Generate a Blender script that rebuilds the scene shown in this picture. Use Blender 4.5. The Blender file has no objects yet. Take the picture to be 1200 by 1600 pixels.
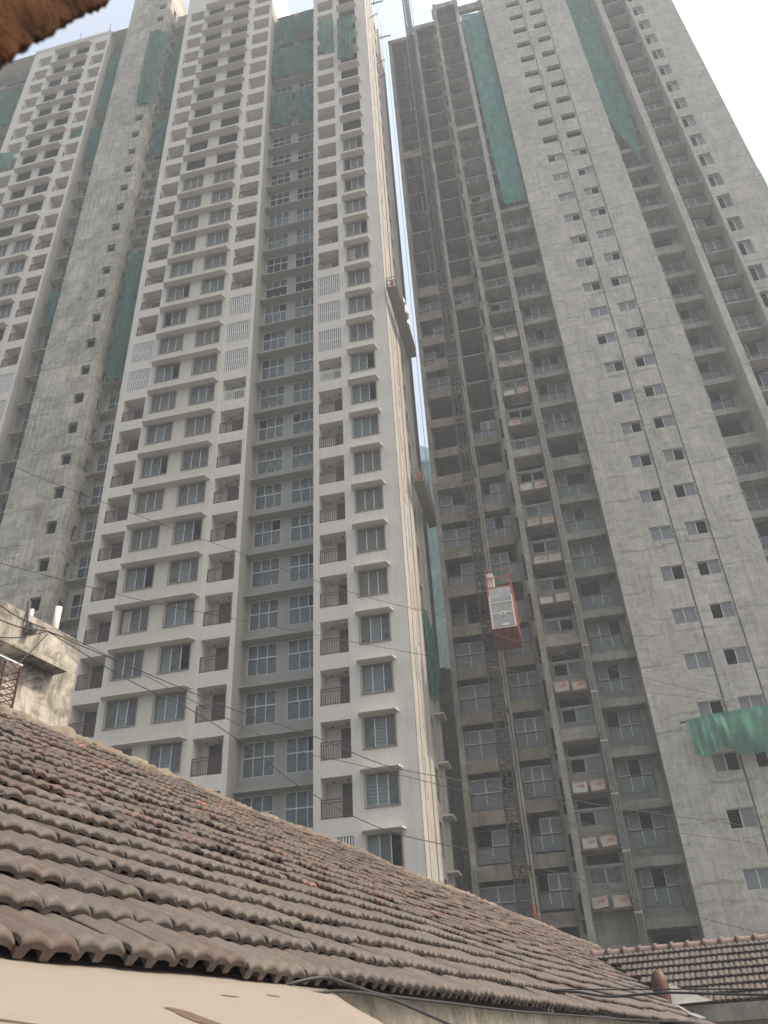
import bpy, math, random
from math import sin, cos, tan, radians, pi, sqrt, atan2
from mathutils import Vector, Matrix, noise
D = bpy.data
S = bpy.context.scene
COL = S.collection
rnd = random.Random(7)

# ------------------------------------------------------------------ camera, sky, sun, exposure
def make_camera():
    cd = D.cameras.new('camera'); co = D.objects.new('camera', cd); COL.objects.link(co)
    cd.sensor_fit = 'HORIZONTAL'; cd.sensor_width = 36.0
    cd.lens = 36.0 * 1282.86 / 1200.0
    cd.clip_start = 0.05; cd.clip_end = 3000
    p, r, w = 0.595, -0.0578, -0.1997
    f = Vector((sin(w)*cos(p), cos(w)*cos(p), sin(p)))
    rt = Vector((cos(w), -sin(w), 0)); up = rt.cross(f)
    c, s = cos(r), sin(r)
    R, U = c*rt + s*up, -s*rt + c*up
    m = Matrix((R, U, -f)).transposed().to_4x4()
    co.matrix_world = m
    cd.dof.use_dof = True; cd.dof.focus_distance = 40.0
    cd.dof.aperture_fstop = cd.lens/1000.0/0.0026
    S.camera = co
make_camera()

SUN_EL, SUN_AZ = radians(50), radians(87)      # azimuth from +Y towards +X
wd = D.worlds.new("World"); S.world = wd; wd.use_nodes = True
nt = wd.node_tree; nt.nodes.clear()
bg = nt.nodes.new('ShaderNodeBackground'); out = nt.nodes.new('ShaderNodeOutputWorld')
sky = nt.nodes.new('ShaderNodeTexSky'); sky.sky_type = 'NISHITA'; sky.sun_disc = False
sky.sun_elevation = SUN_EL; sky.sun_rotation = SUN_AZ
sky.altitude = 10; sky.air_density = 1.0; sky.dust_density = 10.0; sky.ozone_density = 1.0
bg.inputs['Strength'].default_value = 0.15
veil = nt.nodes.new('ShaderNodeMix'); veil.data_type = 'RGBA'       # thin even smog over the whole sky
veil.inputs[0].default_value = 0.5; veil.inputs[7].default_value = (2.5, 2.88, 3.1, 1)
nt.links.new(sky.outputs[0], veil.inputs[6]); nt.links.new(veil.outputs[2], bg.inputs[0]); nt.links.new(bg.outputs[0], out.inputs[0])
sl = D.lights.new('sun', 'SUN'); sl.energy = 2.0; sl.angle = radians(0.8); sl.color = (1.0, 0.92, 0.82)
so = D.objects.new('sun', sl); COL.objects.link(so)
sdir = Vector((sin(SUN_AZ)*cos(SUN_EL), cos(SUN_AZ)*cos(SUN_EL), sin(SUN_EL)))
so.rotation_euler = sdir.to_track_quat('Z', 'Y').to_euler()
S.view_settings.view_transform = 'Standard'; S.view_settings.look = 'None'
S.view_settings.gamma = 1.0; S.view_settings.exposure = 1.2
S.view_settings.use_curve_mapping = False
S.render.engine = 'CYCLES'

# ------------------------------------------------------------------ material helpers
def mat(name):
    m = D.materials.new(name); m.use_nodes = True
    b = m.node_tree.nodes['Principled BSDF']
    return m, m.node_tree, b
def N(nt, t, **kw):
    n = nt.nodes.new(t)
    for k, v in kw.items():
        if k in n.inputs.keys() if hasattr(n.inputs, 'keys') else False: n.inputs[k].default_value = v
        else: setattr(n, k, v)
    return n
def noise_node(nt, vec, scale, detail=4, rough=0.6, dist=0.0):
    n = nt.nodes.new('ShaderNodeTexNoise'); n.inputs['Scale'].default_value = scale
    n.inputs['Detail'].default_value = detail; n.inputs['Roughness'].default_value = rough
    n.inputs['Distortion'].default_value = dist
    if vec is not None: nt.links.new(vec, n.inputs['Vector'])
    return n
def ramp(nt, fac, stops):
    r = nt.nodes.new('ShaderNodeValToRGB')
    el = r.color_ramp.elements
    while len(el) > 1: el.remove(el[-1])
    el[0].position = stops[0][0]; el[0].color = (*stops[0][1], 1) if len(stops[0][1]) == 3 else stops[0][1]
    for p, c in stops[1:]:
        e = el.new(p); e.color = (*c, 1)
    nt.links.new(fac, r.inputs[0]); return r
def mapping(nt, src, scale=(1,1,1), loc=(0,0,0), rot=(0,0,0)):
    m = nt.nodes.new('ShaderNodeMapping'); m.inputs['Scale'].default_value = scale
    m.inputs['Location'].default_value = loc; m.inputs['Rotation'].default_value = rot
    nt.links.new(src, m.inputs['Vector']); return m.outputs[0]
def mix(nt, fac, a, b, mode='MIX'):
    m = nt.nodes.new('ShaderNodeMix'); m.data_type = 'RGBA'; m.blend_type = mode
    for sock, v in ((m.inputs[0], fac), (m.inputs[6], a), (m.inputs[7], b)):
        if isinstance(v, (int, float)): sock.default_value = v
        elif isinstance(v, tuple): sock.default_value = (*v, 1)
        else: nt.links.new(v, sock)
    return m.outputs[2]
def math_node(nt, op, a, b=0.0):
    m = nt.nodes.new('ShaderNodeMath'); m.operation = op
    for sock, v in ((m.inputs[0], a), (m.inputs[1], b)):
        if isinstance(v, (int, float)): sock.default_value = v
        else: nt.links.new(v, sock)
    return m.outputs[0]
def bump(nt, b, h, strength=0.3, dist=0.02):
    n = nt.nodes.new('ShaderNodeBump'); n.inputs['Strength'].default_value = strength
    n.inputs['Distance'].default_value = dist
    nt.links.new(h, n.inputs['Height']); nt.links.new(n.outputs[0], b.inputs['Normal'])
def pos(nt):
    return nt.nodes.new('ShaderNodeNewGeometry').outputs['Position']

def concrete(name, base, dark=0.62, streak=0.5, stain=(0.30, 0.24, 0.17), stain_amt=0.2, lines=True, boards=1.0, blotch=0.6):
    m, nt, b = mat(name); P = pos(nt)
    big = noise_node(nt, mapping(nt, P, (1, 1, 0.6)), 0.20, 6, 0.7, 1.2)
    mid = noise_node(nt, mapping(nt, P, (1, 1, 1.6)), 0.75, 8, 0.72, 1.5)
    fine = noise_node(nt, P, 9, 5, 0.75)
    st = noise_node(nt, mapping(nt, P, (4.0, 4.0, 0.35)), 1.0, 6, 0.8, 0.4)
    d = tuple(c*dark for c in base); l = tuple(min(1, c*1.22) for c in base)
    c1 = ramp(nt, big.outputs[0], [(0.36, d), (0.5, base), (0.62, l)]).outputs[0]
    c2 = mix(nt, blotch, c1, ramp(nt, mid.outputs[0], [(0.38, d), (0.48, base), (0.53, base), (0.6, l)]).outputs[0])
    s = ramp(nt, st.outputs[0], [(0.38, (0.55, 0.54, 0.53)), (0.52, (1, 1, 1)), (0.70, (1.15, 1.15, 1.14))]).outputs[0]
    c3 = mix(nt, streak, c2, s, 'MULTIPLY')
    c3 = mix(nt, 0.5, c3, ramp(nt, fine.outputs[0], [(0.3, (0.75, 0.75, 0.75)), (0.7, (1.1, 1.1, 1.1))]).outputs[0], 'MULTIPLY')
    stn = noise_node(nt, mapping(nt, P, (1, 1, 0.5), (7, 3, 2)), 0.45, 6, 0.65, 1.5)
    sf = ramp(nt, stn.outputs[0], [(0.52, (0, 0, 0)), (0.66, (1, 1, 1))]).outputs[0]
    c4 = mix(nt, math_node(nt, 'MULTIPLY', sf, stain_amt), c3, stain)
    h = math_node(nt, 'ADD', math_node(nt, 'MULTIPLY', fine.outputs[0], 0.3), mid.outputs[0])
    jit = noise_node(nt, P, 1.5, 3, 0.6)
    va = nt.nodes.new('ShaderNodeVectorMath'); va.operation = 'MULTIPLY_ADD'
    nt.links.new(jit.outputs['Color'], va.inputs[0]); va.inputs[1].default_value = (0.12, 0.12, 0.10); nt.links.new(P, va.inputs[2])
    for cell, amt in (((1.22, 30, 1.5), 0.16), ((0.61, 30, 0.75), 0.10)):
        sn = nt.nodes.new('ShaderNodeVectorMath'); sn.operation = 'SNAP'; sn.inputs[1].default_value = cell
        nt.links.new(va.outputs[0], sn.inputs[0])
        wn = nt.nodes.new('ShaderNodeTexWhiteNoise'); nt.links.new(sn.outputs[0], wn.inputs['Vector'])
        k_ = amt*boards
        c4 = mix(nt, 1.0, c4, ramp(nt, wn.outputs[0], [(0.0, (1-k_,)*3), (0.7, (1, 1, 1)), (1.0, (1+k_*0.8,)*3)]).outputs[0], 'MULTIPLY')
    if lines:
        sep = nt.nodes.new('ShaderNodeSeparateXYZ'); nt.links.new(P, sep.inputs[0])
        # wavering pour joints, two per storey, that leave grout runs
        for off, seed in ((0.5, 3), (0.17, 8)):
            wob = noise_node(nt, mapping(nt, P, (1, 1, 1), (seed, seed, 0)), 0.7, 5, 0.75, 0.6)
            zz = math_node(nt, 'ADD', sep.outputs[2], math_node(nt, 'MULTIPLY', wob.outputs[0], 0.9))
            fr = math_node(nt, 'FRACT', math_node(nt, 'DIVIDE', zz, 3.0), 0)
            dd = math_node(nt, 'ABSOLUTE', math_node(nt, 'SUBTRACT', fr, off))
            ln = ramp(nt, dd, [(0.0, (1, 1, 1)), (0.010, (0.7, 0.7, 0.7)), (0.05, (0, 0, 0))]).outputs[0]
            brk = ramp(nt, noise_node(nt, mapping(nt, P, (0.35, 0.35, 0.35), (seed, 9, 4)), 1.0, 4, 0.7).outputs[0], [(0.45, (0, 0, 0)), (0.55, (1, 1, 1))]).outputs[0]
            lf = math_node(nt, 'MULTIPLY', math_node(nt, 'MULTIPLY', ln, brk), 0.6)
            c4 = mix(nt, lf, c4, tuple(c*0.5 for c in base))
            h = math_node(nt, 'SUBTRACT', h, math_node(nt, 'MULTIPLY', lf, 1.5))
        vx = math_node(nt, 'ADD', sep.outputs[0], sep.outputs[1])
        vx = math_node(nt, 'ADD', vx, math_node(nt, 'MULTIPLY', noise_node(nt, P, 0.6, 3, 0.6).outputs[0], 0.25))
        fx = math_node(nt, 'FRACT', math_node(nt, 'DIVIDE', vx, 0.48), 0)
        vl = ramp(nt, math_node(nt, 'ABSOLUTE', math_node(nt, 'SUBTRACT', fx, 0.5)), [(0.0, (1, 1, 1)), (0.05, (1, 1, 1)), (0.12, (0, 0, 0))]).outputs[0]
        b2 = ramp(nt, noise_node(nt, mapping(nt, P, (0.5, 0.5, 0.7), (13, 2, 8)), 1.0, 4, 0.7, 0.5).outputs[0], [(0.5, (0, 0, 0)), (0.58, (1, 1, 1))]).outputs[0]
        vf = math_node(nt, 'MULTIPLY', math_node(nt, 'MULTIPLY', vl, b2), 0.5*boards)
        c4 = mix(nt, vf, c4, tuple(min(1, c*1.6) for c in base))
        h = math_node(nt, 'ADD', h, vf)
    nt.links.new(c4, b.inputs['Base Color'])
    b.inputs['Roughness'].default_value = 0.92; b.inputs['Specular IOR Level'].default_value = 0.2
    bump(nt, b, h, 0.6, 0.06)
    return m

def paint(name, base, dirt=0.25, dirtcol=(0.33, 0.28, 0.22), rough=0.8, streak=0.12):
    m, nt, b = mat(name); P = pos(nt)
    n1 = noise_node(nt, P, 0.5, 6, 0.7, 0.5)
    n2 = noise_node(nt, mapping(nt, P, (3.0, 3.0, 0.22), (4, 1, 0)), 1.0, 6, 0.75)
    n3 = noise_node(nt, P, 5, 5, 0.7)
    f = ramp(nt, n1.outputs[0], [(0.45, (0, 0, 0)), (0.8, (1, 1, 1))]).outputs[0]
    c = mix(nt, math_node(nt, 'MULTIPLY', f, dirt), base, dirtcol)
    s = ramp(nt, n2.outputs[0], [(0.36, (0.45, 0.44, 0.42)), (0.52, (1, 1, 1))]).outputs[0]
    c = mix(nt, streak, c, s, 'MULTIPLY')
    v = ramp(nt, n3.outputs[0], [(0.3, (0.93, 0.93, 0.93)), (0.7, (1, 1, 1))]).outputs[0]
    c = mix(nt, 1.0, c, v, 'MULTIPLY')
    sep = nt.nodes.new('ShaderNodeSeparateXYZ'); nt.links.new(P, sep.inputs[0])
    zz = math_node(nt, 'ADD', sep.outputs[2], math_node(nt, 'MULTIPLY', n1.outputs[0], 0.04))
    fr = math_node(nt, 'FRACT', math_node(nt, 'DIVIDE', math_node(nt, 'SUBTRACT', zz, 12.28), 3.0), 0)
    ln = math_node(nt, 'MULTIPLY', math_node(nt, 'LESS_THAN', fr, 0.010), math_node(nt, 'MULTIPLY', n2.outputs[0], 0.5))
    c = mix(nt, ln, c, tuple(x*0.5 for x in base))
    # dirt runs that start under each floor joint
    fall = ramp(nt, fr, [(0.0, (0, 0, 0)), (0.72, (0, 0, 0)), (0.99, (1, 1, 1))]).outputs[0]
    n4 = noise_node(nt, mapping(nt, P, (7, 7, 0.15), (1, 8, 3)), 1.0, 5, 0.8)
    rf = ramp(nt, n4.outputs[0], [(0.5, (0, 0, 0)), (0.62, (1, 1, 1))]).outputs[0]
    c = mix(nt, math_node(nt, 'MULTIPLY', math_node(nt, 'MULTIPLY', fall, rf), 0.35), c, tuple(x*0.55 for x in base))
    nt.links.new(c, b.inputs['Base Color']); b.inputs['Roughness'].default_value = rough
    b.inputs['Specular IOR Level'].default_value = 0.3
    bump(nt, b, n3.outputs[0], 0.12, 0.02)
    return m

def simple(name, col, rough=0.6, metal=0.0, var=0.15, scale=6.0, spec=0.4, bmp=0.1):
    m, nt, b = mat(name); P = pos(nt)
    n = noise_node(nt, P, scale, 5, 0.7)
    lo = tuple(c*(1-var) for c in col); hi = tuple(min(1, c*(1+var)) for c in col)
    c = ramp(nt, n.outputs[0], [(0.3, lo), (0.7, hi)]).outputs[0]
    nt.links.new(c, b.inputs['Base Color'])
    b.inputs['Roughness'].default_value = rough; b.inputs['Metallic'].default_value = metal
    b.inputs['Specular IOR Level'].default_value = spec
    if bmp: bump(nt, b, n.outputs[0], bmp, 0.01)
    return m

def glass(name, col, rough=0.12, spec=0.6, dust=0.25):
    m, nt, b = mat(name); P = pos(nt)
    n = noise_node(nt, mapping(nt, P, (1, 1, 1)), 2.2, 5, 0.65, 0.6)
    sp = noise_node(nt, P, 9, 3, 0.6)
    c = mix(nt, math_node(nt, 'MULTIPLY', ramp(nt, n.outputs[0], [(0.4, (0,0,0)), (0.75, (1,1,1))]).outputs[0], dust), col, (0.30, 0.30, 0.29))
    nt.links.new(c, b.inputs['Base Color'])
    r = ramp(nt, n.outputs[0], [(0.3, (rough,)*3), (0.75, (min(1, rough+0.35),)*3)]).outputs[0]
    nt.links.new(r, b.inputs['Roughness'])
    b.inputs['Specular IOR Level'].default_value = spec
    bump(nt, b, n.outputs[0], 0.03, 0.02)
    return m

M = {}
M['white'] = paint('white_exterior_paint', (0.61, 0.56, 0.495), 0.14, (0.36, 0.31, 0.25), streak=0.18)
M['cream'] = paint('cream_exterior_paint', (0.56, 0.51, 0.435), 0.16, (0.36, 0.33, 0.28), streak=0.14)
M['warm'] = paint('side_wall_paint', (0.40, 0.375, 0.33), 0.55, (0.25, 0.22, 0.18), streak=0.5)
M['grey'] = paint('grey_exterior_paint', (0.305, 0.292, 0.258), 0.2, (0.22, 0.21, 0.19), streak=0.18)
M['concL'] = concrete('old_raw_concrete', (0.42, 0.388, 0.328), 0.55, 0.55, (0.20, 0.165, 0.11), 0.35, boards=0.9, blotch=0.65)
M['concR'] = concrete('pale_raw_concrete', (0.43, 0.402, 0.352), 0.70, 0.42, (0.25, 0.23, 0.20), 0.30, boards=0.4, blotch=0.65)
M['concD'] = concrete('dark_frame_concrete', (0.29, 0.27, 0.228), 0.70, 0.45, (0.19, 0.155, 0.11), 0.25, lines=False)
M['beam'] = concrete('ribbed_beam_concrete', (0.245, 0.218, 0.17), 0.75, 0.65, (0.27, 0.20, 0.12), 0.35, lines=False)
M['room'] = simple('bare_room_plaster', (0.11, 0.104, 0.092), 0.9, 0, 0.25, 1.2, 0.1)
M['roomw'] = simple('balcony_plaster', (0.60, 0.565, 0.51), 0.9, 0, 0.08, 1.0, 0.1)
M['rail'] = simple('brown_railing_paint', (0.085, 0.035, 0.028), 0.5, 0, 0.2)
M['railw'] = simple('white_railing_paint', (0.66, 0.65, 0.62), 0.5, 0, 0.1)
M['alum'] = simple('aluminium_frame', (0.60, 0.61, 0.61), 0.4, 0.1, 0.1)
M['dframe'] = simple('dark_frame_and_shade_backing', (0.11, 0.105, 0.10), 0.5, 0, 0.2)
M['gframe'] = simple('grey_grille_frame', (0.20, 0.185, 0.165), 0.6, 0, 0.2)
M['glass'] = glass('window_glass', (0.075, 0.074, 0.068), 0.15, 0.25, 0.25)
M['louvre'] = glass('frosted_louvre_glass', (0.15, 0.175, 0.17), 0.3, 0.4, 0.2)
M['film'] = glass('blue_grey_film_glass', (0.138, 0.148, 0.145), 0.25, 0.4, 0.35)
M['filmc'] = glass('clear_blue_balcony_glass', (0.062, 0.075, 0.074), 0.10, 0.4, 0.15)
M['board'] = simple('brown_board', (0.13, 0.115, 0.102), 0.7, 0, 0.2, 2.5)
M['door'] = simple('dark_brown_door', (0.055, 0.032, 0.028), 0.5, 0, 0.2)
M['black'] = simple('black_cable_rubber', (0.025, 0.023, 0.022), 0.55, 0, 0.2)
M['mast'] = simple('rusty_mast_steel', (0.045, 0.036, 0.032), 0.7, 0.1, 0.5, 8)
M['steel'] = simple('galvanised_steel', (0.32, 0.30, 0.28), 0.5, 0.5, 0.3, 5)
M['orange'] = simple('orange_cage_paint', (0.36, 0.085, 0.045), 0.55, 0, 0.35, 4)
M['mesh'] = simple('white_perforated_sheet', (0.42, 0.40, 0.38), 0.6, 0, 0.2, 3)
M['pipe'] = simple('grey_pvc_pipe', (0.29, 0.28, 0.25), 0.5, 0, 0.25, 2)
M['whitebox'] = simple('pale_clay_paint', (0.6, 0.55, 0.47), 0.8, 0, 0.15, 4)
M['rust'] = simple('rusted_sheet_edge', (0.13, 0.085, 0.06), 0.8, 0, 0.4, 6)
M['skin'] = simple('skin', (0.16, 0.085, 0.055), 0.6, 0, 0.1)
M['hair'] = simple('black_hair', (0.015, 0.012, 0.012), 0.7, 0, 0.1)
M['red'] = simple('red_shirt', (0.35, 0.05, 0.04), 0.8, 0, 0.2)
M['shirt'] = simple('pale_shirt', (0.42, 0.33, 0.26), 0.8, 0, 0.2)
M['cloth'] = simple('white_cloth', (0.72, 0.68, 0.62), 0.9, 0, 0.1)
M['flash'] = simple('bare_tin', (0.75, 0.74, 0.72), 0.3, 0.7, 0.15)
M['dirt'] = simple('bare_earth', (0.085, 0.078, 0.068), 0.95, 0, 0.3, 0.6)

def net_mat(name, col, alpha=0.9):
    m, nt, b = mat(name)
    P = pos(nt)
    n = noise_node(nt, mapping(nt, P, (1.4, 1.4, 0.5)), 1.2, 5, 0.65)
    c = ramp(nt, n.outputs[0], [(0.3, tuple(x*0.72 for x in col)), (0.7, tuple(min(1, x*1.25) for x in col))]).outputs[0]
    tr = nt.nodes.new('ShaderNodeBsdfTranslucent'); nt.links.new(c, tr.inputs[0])
    nt.links.new(c, b.inputs['Base Color']); b.inputs['Roughness'].default_value = 0.9
    b.inputs['Specular IOR Level'].default_value = 0.1
    w = nt.nodes.new('ShaderNodeTexNoise'); w.inputs['Scale'].default_value = 60
    nt.links.new(P, w.inputs['Vector'])
    ms = nt.nodes.new('ShaderNodeMixShader'); ms.inputs[0].default_value = 0.35
    nt.links.new(b.outputs[0], ms.inputs[1]); nt.links.new(tr.outputs[0], ms.inputs[2])
    tp = nt.nodes.new('ShaderNodeBsdfTransparent')
    m2 = nt.nodes.new('ShaderNodeMixShader')
    al = ramp(nt, noise_node(nt, mapping(nt, P, (1, 1, 0.4)), 2.0, 5, 0.7, 0.8).outputs[0], [(0.35, (alpha-0.22,)*3), (0.6, (min(1, alpha+0.06),)*3)]).outputs[0]
    nt.links.new(al, m2.inputs[0])
    nt.links.new(tp.outputs[0], m2.inputs[1]); nt.links.new(ms.outputs[0], m2.inputs[2])
    nt.links.new(m2.outputs[0], nt.nodes['Material Output'].inputs[0])
    return m
M['net'] = net_mat('green_shade_net', (0.055, 0.165, 0.125), 0.88)
M['netb'] = net_mat('bright_green_shade_net', (0.095, 0.26, 0.19), 0.88)
M['nett'] = net_mat('teal_shade_net', (0.13, 0.36, 0.30), 0.95)
M['netc'] = net_mat('pale_cyan_net', (0.50, 0.72, 0.76), 0.97)

def tile_mat():
    m, nt, b = mat('clay_roof_tile')
    at = nt.nodes.new('ShaderNodeAttribute'); at.attribute_name = 'tint'
    sep = nt.nodes.new('ShaderNodeSeparateColor'); nt.links.new(at.outputs['Color'], sep.inputs[0])
    P = pos(nt)
    grey = ramp(nt, sep.outputs[1], [(0.0, (0.072, 0.061, 0.051)), (0.5, (0.100, 0.085, 0.071)), (1.0, (0.130, 0.110, 0.092))]).outputs[0]
    red = ramp(nt, sep.outputs[1], [(0.0, (0.080, 0.055, 0.044)), (0.6, (0.145, 0.085, 0.064)), (1.0, (0.25, 0.115, 0.07))]).outputs[0]
    pn = noise_node(nt, mapping(nt, P, (1,1,1), (2, 7, 1)), 5.5, 6, 0.75, 0.8)
    pf = ramp(nt, pn.outputs[0], [(0.38, (0.45, 0.45, 0.45)), (0.56, (1, 1, 1))]).outputs[0]
    c = mix(nt, math_node(nt, 'MULTIPLY', sep.outputs[0], pf), grey, red)
    n = noise_node(nt, P, 9, 6, 0.75, 0.6)
    f = ramp(nt, n.outputs[0], [(0.44, (0, 0, 0)), (0.66, (1, 1, 1))]).outputs[0]
    c = mix(nt, math_node(nt, 'MULTIPLY', math_node(nt, 'MULTIPLY', f, 0.75), math_node(nt, 'ADD', sep.outputs[0], 0.12)), c, (0.055, 0.050, 0.044))
    n2 = noise_node(nt, P, 45, 5, 0.7)
    c = mix(nt, 0.5, c, ramp(nt, n2.outputs[0], [(0.3, (0.45, 0.45, 0.45)), (0.7, (1.25, 1.22, 1.18))]).outputs[0], 'MULTIPLY')
    lich = noise_node(nt, mapping(nt, P, (1,1,1), (5, 5, 5)), 16, 4, 0.7)
    lf = ramp(nt, lich.outputs[0], [(0.60, (0, 0, 0)), (0.72, (1, 1, 1))]).outputs[0]
    c = mix(nt, math_node(nt, 'MULTIPLY', lf, 0.35), c, (0.30, 0.26, 0.22))
    nt.links.new(c, b.inputs['Base Color']); b.inputs['Roughness'].default_value = 0.72
    b.inputs['Specular IOR Level'].default_value = 0.35
    bump(nt, b, math_node(nt, 'ADD', n.outputs[0], n2.outputs[0]), 0.35, 0.008)
    return m
M['tile'] = tile_mat()

def plaster_old():
    m, nt, b = mat('stained_old_plaster'); P = pos(nt)
    n1 = noise_node(nt, P, 1.5, 8, 0.75, 0.9); n2 = noise_node(nt, mapping(nt, P, (3, 3, 0.5)), 1.6, 7, 0.75, 0.4)
    n3 = noise_node(nt, P, 12, 6, 0.7)
    c = ramp(nt, n1.outputs[0], [(0.38, (0.12, 0.105, 0.09)), (0.46, (0.22, 0.20, 0.165)), (0.55, (0.38, 0.34, 0.285)), (0.68, (0.48, 0.435, 0.375))]).outputs[0]
    s = ramp(nt, n2.outputs[0], [(0.40, (0.32, 0.30, 0.27)), (0.54, (1, 1, 1))]).outputs[0]
    c = mix(nt, 0.45, c, s, 'MULTIPLY')
    nt.links.new(c, b.inputs['Base Color']); b.inputs['Roughness'].default_value = 0.95
    bump(nt, b, math_node(nt, 'ADD', n1.outputs[0], math_node(nt, 'MULTIPLY', n3.outputs[0], 0.4)), 0.5, 0.05)
    return m
M['oldp'] = plaster_old()
def low_wall():
    m, nt, b = mat('cream_wall_with_water_stains'); P = pos(nt)
    n2 = noise_node(nt, mapping(nt, P, (2.2, 2.2, 2.0)), 1.6, 8, 0.78, 1.2); n3 = noise_node(nt, P, 10, 6, 0.7)
    c = ramp(nt, n2.outputs[0], [(0.36, (0.13, 0.115, 0.09)), (0.45, (0.34, 0.30, 0.24)), (0.62, (0.52, 0.47, 0.38))]).outputs[0]
    nt.links.new(c, b.inputs['Base Color']); b.inputs['Roughness'].default_value = 0.95
    bump(nt, b, n3.outputs[0], 0.4, 0.02); return m
M['loww'] = low_wall()
def sheet_mat():
    m, nt, b = mat('cream_plastic_sheet'); P = pos(nt)
    n1 = noise_node(nt, P, 1.2, 4, 0.6); n2 = noise_node(nt, mapping(nt, P, (9, 2.6, 2.6), (1.3, 0, 0)), 1.0, 4, 0.6, 0.4)
    c = ramp(nt, n1.outputs[0], [(0.3, (0.235, 0.20, 0.165)), (0.7, (0.265, 0.228, 0.19))]).outputs[0]
    f = ramp(nt, n2.outputs[0], [(0.70, (0, 0, 0)), (0.74, (1, 1, 1))]).outputs[0]
    c = mix(nt, math_node(nt, 'MULTIPLY', f, 0.7), c, (0.26, 0.19, 0.15))
    nt.links.new(c, b.inputs['Base Color']); b.inputs['Roughness'].default_value = 0.5
    b.inputs['Specular IOR Level'].default_value = 0.35
    return m
M['sheet'] = sheet_mat()
M['stain'] = simple('dried_mud_stain', (0.12, 0.085, 0.065), 0.9, 0, 0.3, 20, 0.1)
M['mortar'] = concrete('ridge_mortar', (0.175, 0.145, 0.112), 0.7, 0.2, (0.20, 0.16, 0.12), 0.3, lines=False)
M['bark'] = simple('rough_rusty_brown_wood', (0.060, 0.026, 0.011), 0.95, 0, 0.85, 26, 0.1, 0.8)
def carton():
    m, nt, b = mat('printed_cardboard')
    tc = nt.nodes.new('ShaderNodeTexCoord'); P = tc.outputs['Object']
    n = noise_node(nt, P, 5, 4, 0.6)
    c = ramp(nt, n.outputs[0], [(0.3, (0.34, 0.285, 0.215)), (0.7, (0.42, 0.36, 0.28))]).outputs[0]
    nt.links.new(c, b.inputs['Base Color']); b.inputs['Roughness'].default_value = 0.85
    return m
M['carton'] = carton()
M['print'] = simple('red_carton_print', (0.36, 0.12, 0.09), 0.8, 0, 0.2)
M['cartonw'] = simple('white_carton', (0.42, 0.40, 0.36), 0.85, 0, 0.1)

# ------------------------------------------------------------------ mesh helper
class MB:
    def __init__(s): s.v = []; s.f = []; s.m = []; s.sm = []; s.mi = 0; s.smooth = False
    def quad(s, a, b, c, d):
        i = len(s.v); s.v += [a, b, c, d]; s.f.append((i, i+1, i+2, i+3)); s.m.append(s.mi); s.sm.append(s.smooth)
    def box(s, x0, x1, y0, y1, z0, z1, skip=''):
        i = len(s.v)
        s.v += [(x0,y0,z0),(x1,y0,z0),(x1,y1,z0),(x0,y1,z0),(x0,y0,z1),(x1,y0,z1),(x1,y1,z1),(x0,y1,z1)]
        F = {'b':(0,3,2,1),'t':(4,5,6,7),'f':(0,1,5,4),'r':(1,2,6,5),'k':(2,3,7,6),'l':(3,0,4,7)}
        for k, q in F.items():
            if k not in skip: s.f.append(tuple(i+j for j in q)); s.m.append(s.mi); s.sm.append(False)
    def bar(s, p, q, w, h=None):
        """square bar from p to q"""
        h = h or w
        p = Vector(p); q = Vector(q); d = (q-p)
        if d.length < 1e-6: return
        d.normalize(); a = Vector((0,0,1)) if abs(d.z) < 0.9 else Vector((1,0,0))
        u = d.cross(a).normalized()*w/2; v = d.cross(u).normalized()*h/2
        i = len(s.v)
        for c in (p, q):
            for su, sv in ((-1,-1),(1,-1),(1,1),(-1,1)): s.v.append(tuple(c+u*su+v*sv))
        for q4 in ((0,1,5,4),(1,2,6,5),(2,3,7,6),(3,0,4,7),(3,2,1,0),(4,5,6,7)):
            s.f.append(tuple(i+j for j in q4)); s.m.append(s.mi); s.sm.append(False)
    def tube(s, pts, r, n=6, cap=True):
        pts = [Vector(p) for p in pts]; rings = []
        for k, p in enumerate(pts):
            d = (pts[min(k+1, len(pts)-1)] - pts[max(k-1, 0)]).normalized()
            a = Vector((0,0,1)) if abs(d.z) < 0.9 else Vector((1,0,0))
            u = d.cross(a).normalized(); v = d.cross(u).normalized()
            rr = r[k] if isinstance(r, (list, tuple)) else r
            i = len(s.v); rings.append(i)
            for j in range(n):
                t = 2*pi*j/n; s.v.append(tuple(p + u*rr*cos(t) + v*rr*sin(t)))
        for a, b in zip(rings, rings[1:]):
            for j in range(n):
                k = (j+1) % n; s.f.append((a+j, a+k, b+k, b+j)); s.m.append(s.mi); s.sm.append(True)
        if cap:
            s.f.append(tuple(rings[0]+j for j in range(n))[::-1]); s.m.append(s.mi); s.sm.append(False)
            s.f.append(tuple(rings[-1]+j for j in range(n))); s.m.append(s.mi); s.sm.append(False)
    def mesh(s, name, mats, off=(0,0,0), xf=None):
        me = D.meshes.new(name)
        o = Vector(off)
        me.from_pydata([tuple(Vector(p)-o) for p in s.v], [], s.f)
        for m in (mats if isinstance(mats, (list, tuple)) else [mats]): me.materials.append(m)
        me.polygons.foreach_set('material_index', s.m); me.polygons.foreach_set('use_smooth', s.sm)
        me.update(); return me

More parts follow.
